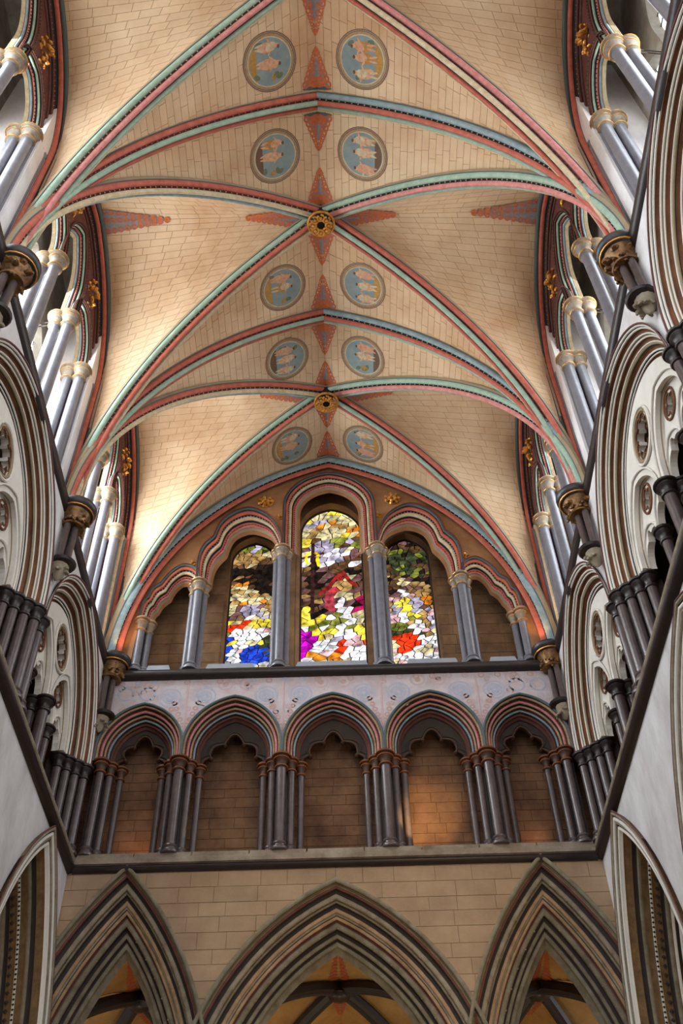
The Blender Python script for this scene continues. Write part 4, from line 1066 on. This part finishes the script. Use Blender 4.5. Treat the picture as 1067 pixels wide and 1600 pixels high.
# ---- painted roundels on the crown
def crown(sarc, y, lift=.012):
    r = RW-lift; th = acos(CX/r)-abs(sarc)/r; u, z = arc_uz(r, th); return Vector(((1 if sarc >= 0 else -1)*u, y, z))
def cdisc(c, y, ra, rb, m, parent, name, lift, rin=0.0, n=32, rot=0.0):
    mb = MB()
    def ring(k_): return [crown(c+k_*(ra*cos(t)*cos(rot)-rb*sin(t)*sin(rot)), y+k_*(ra*cos(t)*sin(rot)+rb*sin(t)*cos(rot)), lift) for t in [2*pi*i/n for i in range(n)]]
    if rin: mb.grid([ring(1), ring(rin)], closed=True)
    else: mb.grid([ring(1), ring(.6), ring(.2)], closed=True); mb.poly(ring(.2))
    return mb.build(name, m, parent, smooth=False, recalc=False)
RN = [(-12.6, 'farthest row'), (-10.3, 'row beyond the far cross rib'), (-6.58, 'row before the near cross rib'), (-4.26, 'row behind the near cross rib'), (-1.07, 'row over the end window')]
RN = [(-12.6, 'at the top of the picture'), (-10.3, 'second row from the top'), (-6.58, 'third row from the top'), (-4.26, 'fourth row from the top'), (-1.07, 'just above the end window')]
ARCX = 1.21
for i, (y, nm) in enumerate(RN):
    for s in (-1, 1):
        c = s*ARCX; p = crown(c, y); rr = .70
        rd = random.Random(100+i*2+(s > 0))
        t = thing('painted_roundel', p, 'painted medallion of figures on blue, %s, %s of ridge' % (nm, 'left' if s < 0 else 'right'), 'medallion', 'painted medallions of the vault')
        cdisc(c, y, rr, rr, rring, t, 'roundel_border', .006); cdisc(c, y, rr, rr, maroon, t, 'border_line', .008, .975)
        cdisc(c, y, rr*.94, rr*.94, maroon, t, 'border_line', .008, .98)
        cdisc(c, y, rr*.83, rr*.83, cream, t, 'border_line', .009, .955); cdisc(c, y, rr*.8, rr*.8, rsky, t, 'painted_sky', .008)
        # ground strip on the outer side and two or three leaning figures (heads towards the ridge)
        gm = rochre if (i+s) % 2 else rumber
        mb = MB(); arcp = [(a_, .77*rr) for a_ in [(-.9+1.8*q/10) for q in range(11)]]
        outp = [crown(c+s*cos(a_)*r_, y+sin(a_)*r_, .010) for a_, r_ in arcp]
        mb.poly(outp); mb.build('painted_ground', gm, t, smooth=False, recalc=False)
        for q in range(rd.choice((2, 3, 3))):
            yy = y+(q-1)*.34*rr*1.4+rd.uniform(-.05, .05); m1 = rd.choice([rrose, rflesh, rochre, rflesh]); m2 = rd.choice([rflesh, rrose, cream])
            cc_ = c+s*rd.uniform(.02, .12)
            cdisc(cc_, yy, .24, .125, m1, t, 'painted_robe', .012, n=14, rot=rd.uniform(-.3, .3))
            cdisc(cc_-s*.12, yy+rd.uniform(-.02, .02), .15, .10, m2, t, 'painted_torso', .013, n=12, rot=rd.uniform(-.6, .6))
            hd_ = cdisc(cc_-s*.27, yy+rd.uniform(-.03, .03), .055, .052, rflesh, t, 'painted_head', .014, n=10)
            cdisc(cc_-s*.31, yy+rd.uniform(-.02, .02), .035, .048, rumber, hd_, 'painted_hair', .015, n=8)
            for e in (-1, 1):
                cdisc(cc_-s*.10+rd.uniform(-.04, .04), yy+e*.11, .025, .10, rflesh, t, 'painted_arm', .014, n=10, rot=e*rd.uniform(.2, .9))
                cdisc(cc_+s*.2, yy+e*.05, .12, .028, m2, t, 'painted_leg', .013, n=10, rot=e*rd.uniform(0, .3))
        for q in range(6):
            cdisc(c+rd.uniform(-.35, .3), y+rd.choice((-1, 1))*rd.uniform(.3, .42), .09, .06, rd.choice([rgreen, rochre, rgreen]), t, 'painted_foliage', .011, n=12, rot=rd.uniform(0, 3))

# ---- scrollwork along the ridge
def scroll(y0, y1, label, width=.34):
    t = thing('ridge_scroll', crown(0, y0), label, 'painting', 'painted scrolls along the ridge')
    L = y1-y0; n = 7
    cdisc(0, y0+L*.02, width*1.15, abs(L)*.05, slate, t, 'painted_foot', .006, n=12)
    cdisc(0, y0+L*.16, width*.68, abs(L)*.14, scr_o, t, 'painted_palmette', .007, n=20)
    cdisc(0, y0+L*.17, width*.4, abs(L)*.09, scr_r, t, 'painted_palmette', .009, n=20, rin=.6)
    mb = MB(); mb.poly([crown(-width*1.0, y0+L*.04, .004), crown(0, y0+L*.04, .004), crown(0, y0+L*.75, .004), crown(-width*.5, y0+L*.45, .004)]); mb.poly([crown(width*1.0, y0+L*.04, .004), crown(0, y0+L*.04, .004), crown(0, y0+L*.75, .004), crown(width*.5, y0+L*.45, .004)])
    mb.build('painted_field', scr_b, t, smooth=False, recalc=False)
    for k in range(n):
        f = k/(n-1); w_ = width*(1-f)*.78+.03; yy = y0+L*(.12+.8*f)
        for e in (-1, 1):
            m_ = [scr_r, scr_o][k % 2]
            cdisc(e*w_, yy, .075*(1.15-f*.6), .085*(1.15-f*.6), m_, t, 'painted_curl', .010, rin=.45, n=12)
            cdisc(e*w_*.45, yy+L*.03, .045*(1.2-f*.7), .06, [scr_o, scr_r][k % 2], t, 'painted_leaf', .011, n=8)
            cdisc(e*(w_+.05), yy-L*.05, .028, .028, scr_r, t, 'painted_dot', .012, n=6)
    cdisc(0, y1-L*.03, .04, abs(L)*.045, scr_r, t, 'painted_tip', .010, n=8); cdisc(0, y1-L*.09, .085, .04, scr_r, t, 'painted_tip', .010, n=8)
segs = [(-14.2, -13.05), (-11.8, -12.78), (-11.2, -10.24), (-8.75, -9.78), (-8.1, -7.02), (-5.62, -6.70), (-5.2, -4.10), (-2.95, -3.85), (-2.4, -1.42), (-.30, -1.25)]
SN = ['topmost, pointing down', 'below the topmost, pointing up to it', 'hanging below the far cross rib', 'rising from the second boss', 'hanging below the second boss', 'rising from the near cross rib', 'hanging below the near cross rib', 'rising from the boss nearest the end window', 'hanging below the boss nearest the end window', 'rising from the end wall rib']
for (a, b), nm in zip(segs, SN): scroll(a, b, 'red and orange painted scroll on the ridge, %s' % nm)
# scrolls along the ridges of the side cells
def ns_pt(s, f, dy, ym, lift=.02):
    """f 0 at the boss, 1 at the wall"""
    z = HW-abs(dy)*.30
    u = u_of_z(z); x = u+(5.93-u)*f if f > 0 else u
    return Vector((s*(5.93*f), ym+dy, HW-abs(dy)*(.34*5.7/3.04*(1-f)+.18*f)-lift-.01))
for k, (ya, yb) in enumerate(BAYS[:2]):
    ym = (ya+yb)/2
    for s in (-1, 1):
        for f0, f1, nm, wd_ in ((.10, .34, 'beside the boss', .3), (.985, .68, 'beside the high windows', .42)):
            t = thing('ridge_scroll', ns_pt(s, f0, 0, ym), 'faded red and blue painted scroll %s, %s cell, %s' % (nm, 'left' if s < 0 else 'right', SEC[k]), 'painting', 'painted scrolls of the side cells')
            W = lambda f: wd_*(1-(f-f0)/(f1-f0))
            mb = MB(); fs = [f0+(f1-f0)*i/8 for i in range(9)]
            mb.grid([[ns_pt(s, f, -W(f)*.9, ym, .012) for f in fs], [ns_pt(s, f, 0, ym, .012) for f in fs], [ns_pt(s, f, W(f)*.9, ym, .012) for f in fs]]); mb.build('painted_field', scr_b, t, smooth=False, recalc=False)
            for q in range(10):
                f = f0+(f1-f0)*(q+.5)/10
                for e in (-1, -.1, 1):
                    mb = MB(); n_ = 12; cy = e*W(f)*.72
                    R1 = [ns_pt(s, f+.013*cos(2*pi*i/n_), cy+.075*sin(2*pi*i/n_), ym, .02) for i in range(n_)]; R2 = [ns_pt(s, f+.005*cos(2*pi*i/n_), cy+.03*sin(2*pi*i/n_), ym, .02) for i in range(n_)]
                    mb.grid([R1, R2], closed=True); mb.build('painted_curl', [scr_r, scr_o][q % 2], t, smooth=False, recalc=False)
# gilded foliage of the end wall
for x, z, r_, n_, nm in ((-1.95, 24.12, .2, 14, 'large round, upper left of the end windows'), (1.95, 24.12, .2, 14, 'large round, upper right of the end windows'), (-1.5, 23.4, .07, 6, 'tiny, above the left tall capital'), (1.5, 23.4, .07, 6, 'tiny, above the right tall capital'), (-3.95, 21.5, .07, 6, 'tiny, above the left medium capital'), (3.95, 21.5, .07, 6, 'tiny, above the right medium capital')):
    g = MB()
    for q in range(n_):
        a = 2*pi*q/n_*2; rr = r_*(1 if q < n_/2 else .5)
        g.blob(East(x+rr*cos(a), z+rr*sin(a), .06), r_*.36, .06, r_*.26, Matrix.Rotation(-a, 3, 'Y'))
    g.tube([East(x+r_*1.1*cos(2*pi*i/16), z+r_*1.1*sin(2*pi*i/16), .03) for i in range(16)], .018, 5, closed=True)
    tag(g.build('gilded_foliage', gold), 'gilded leaf bunch, %s' % nm, 'ornament', 'gilded bunches round the end windows')
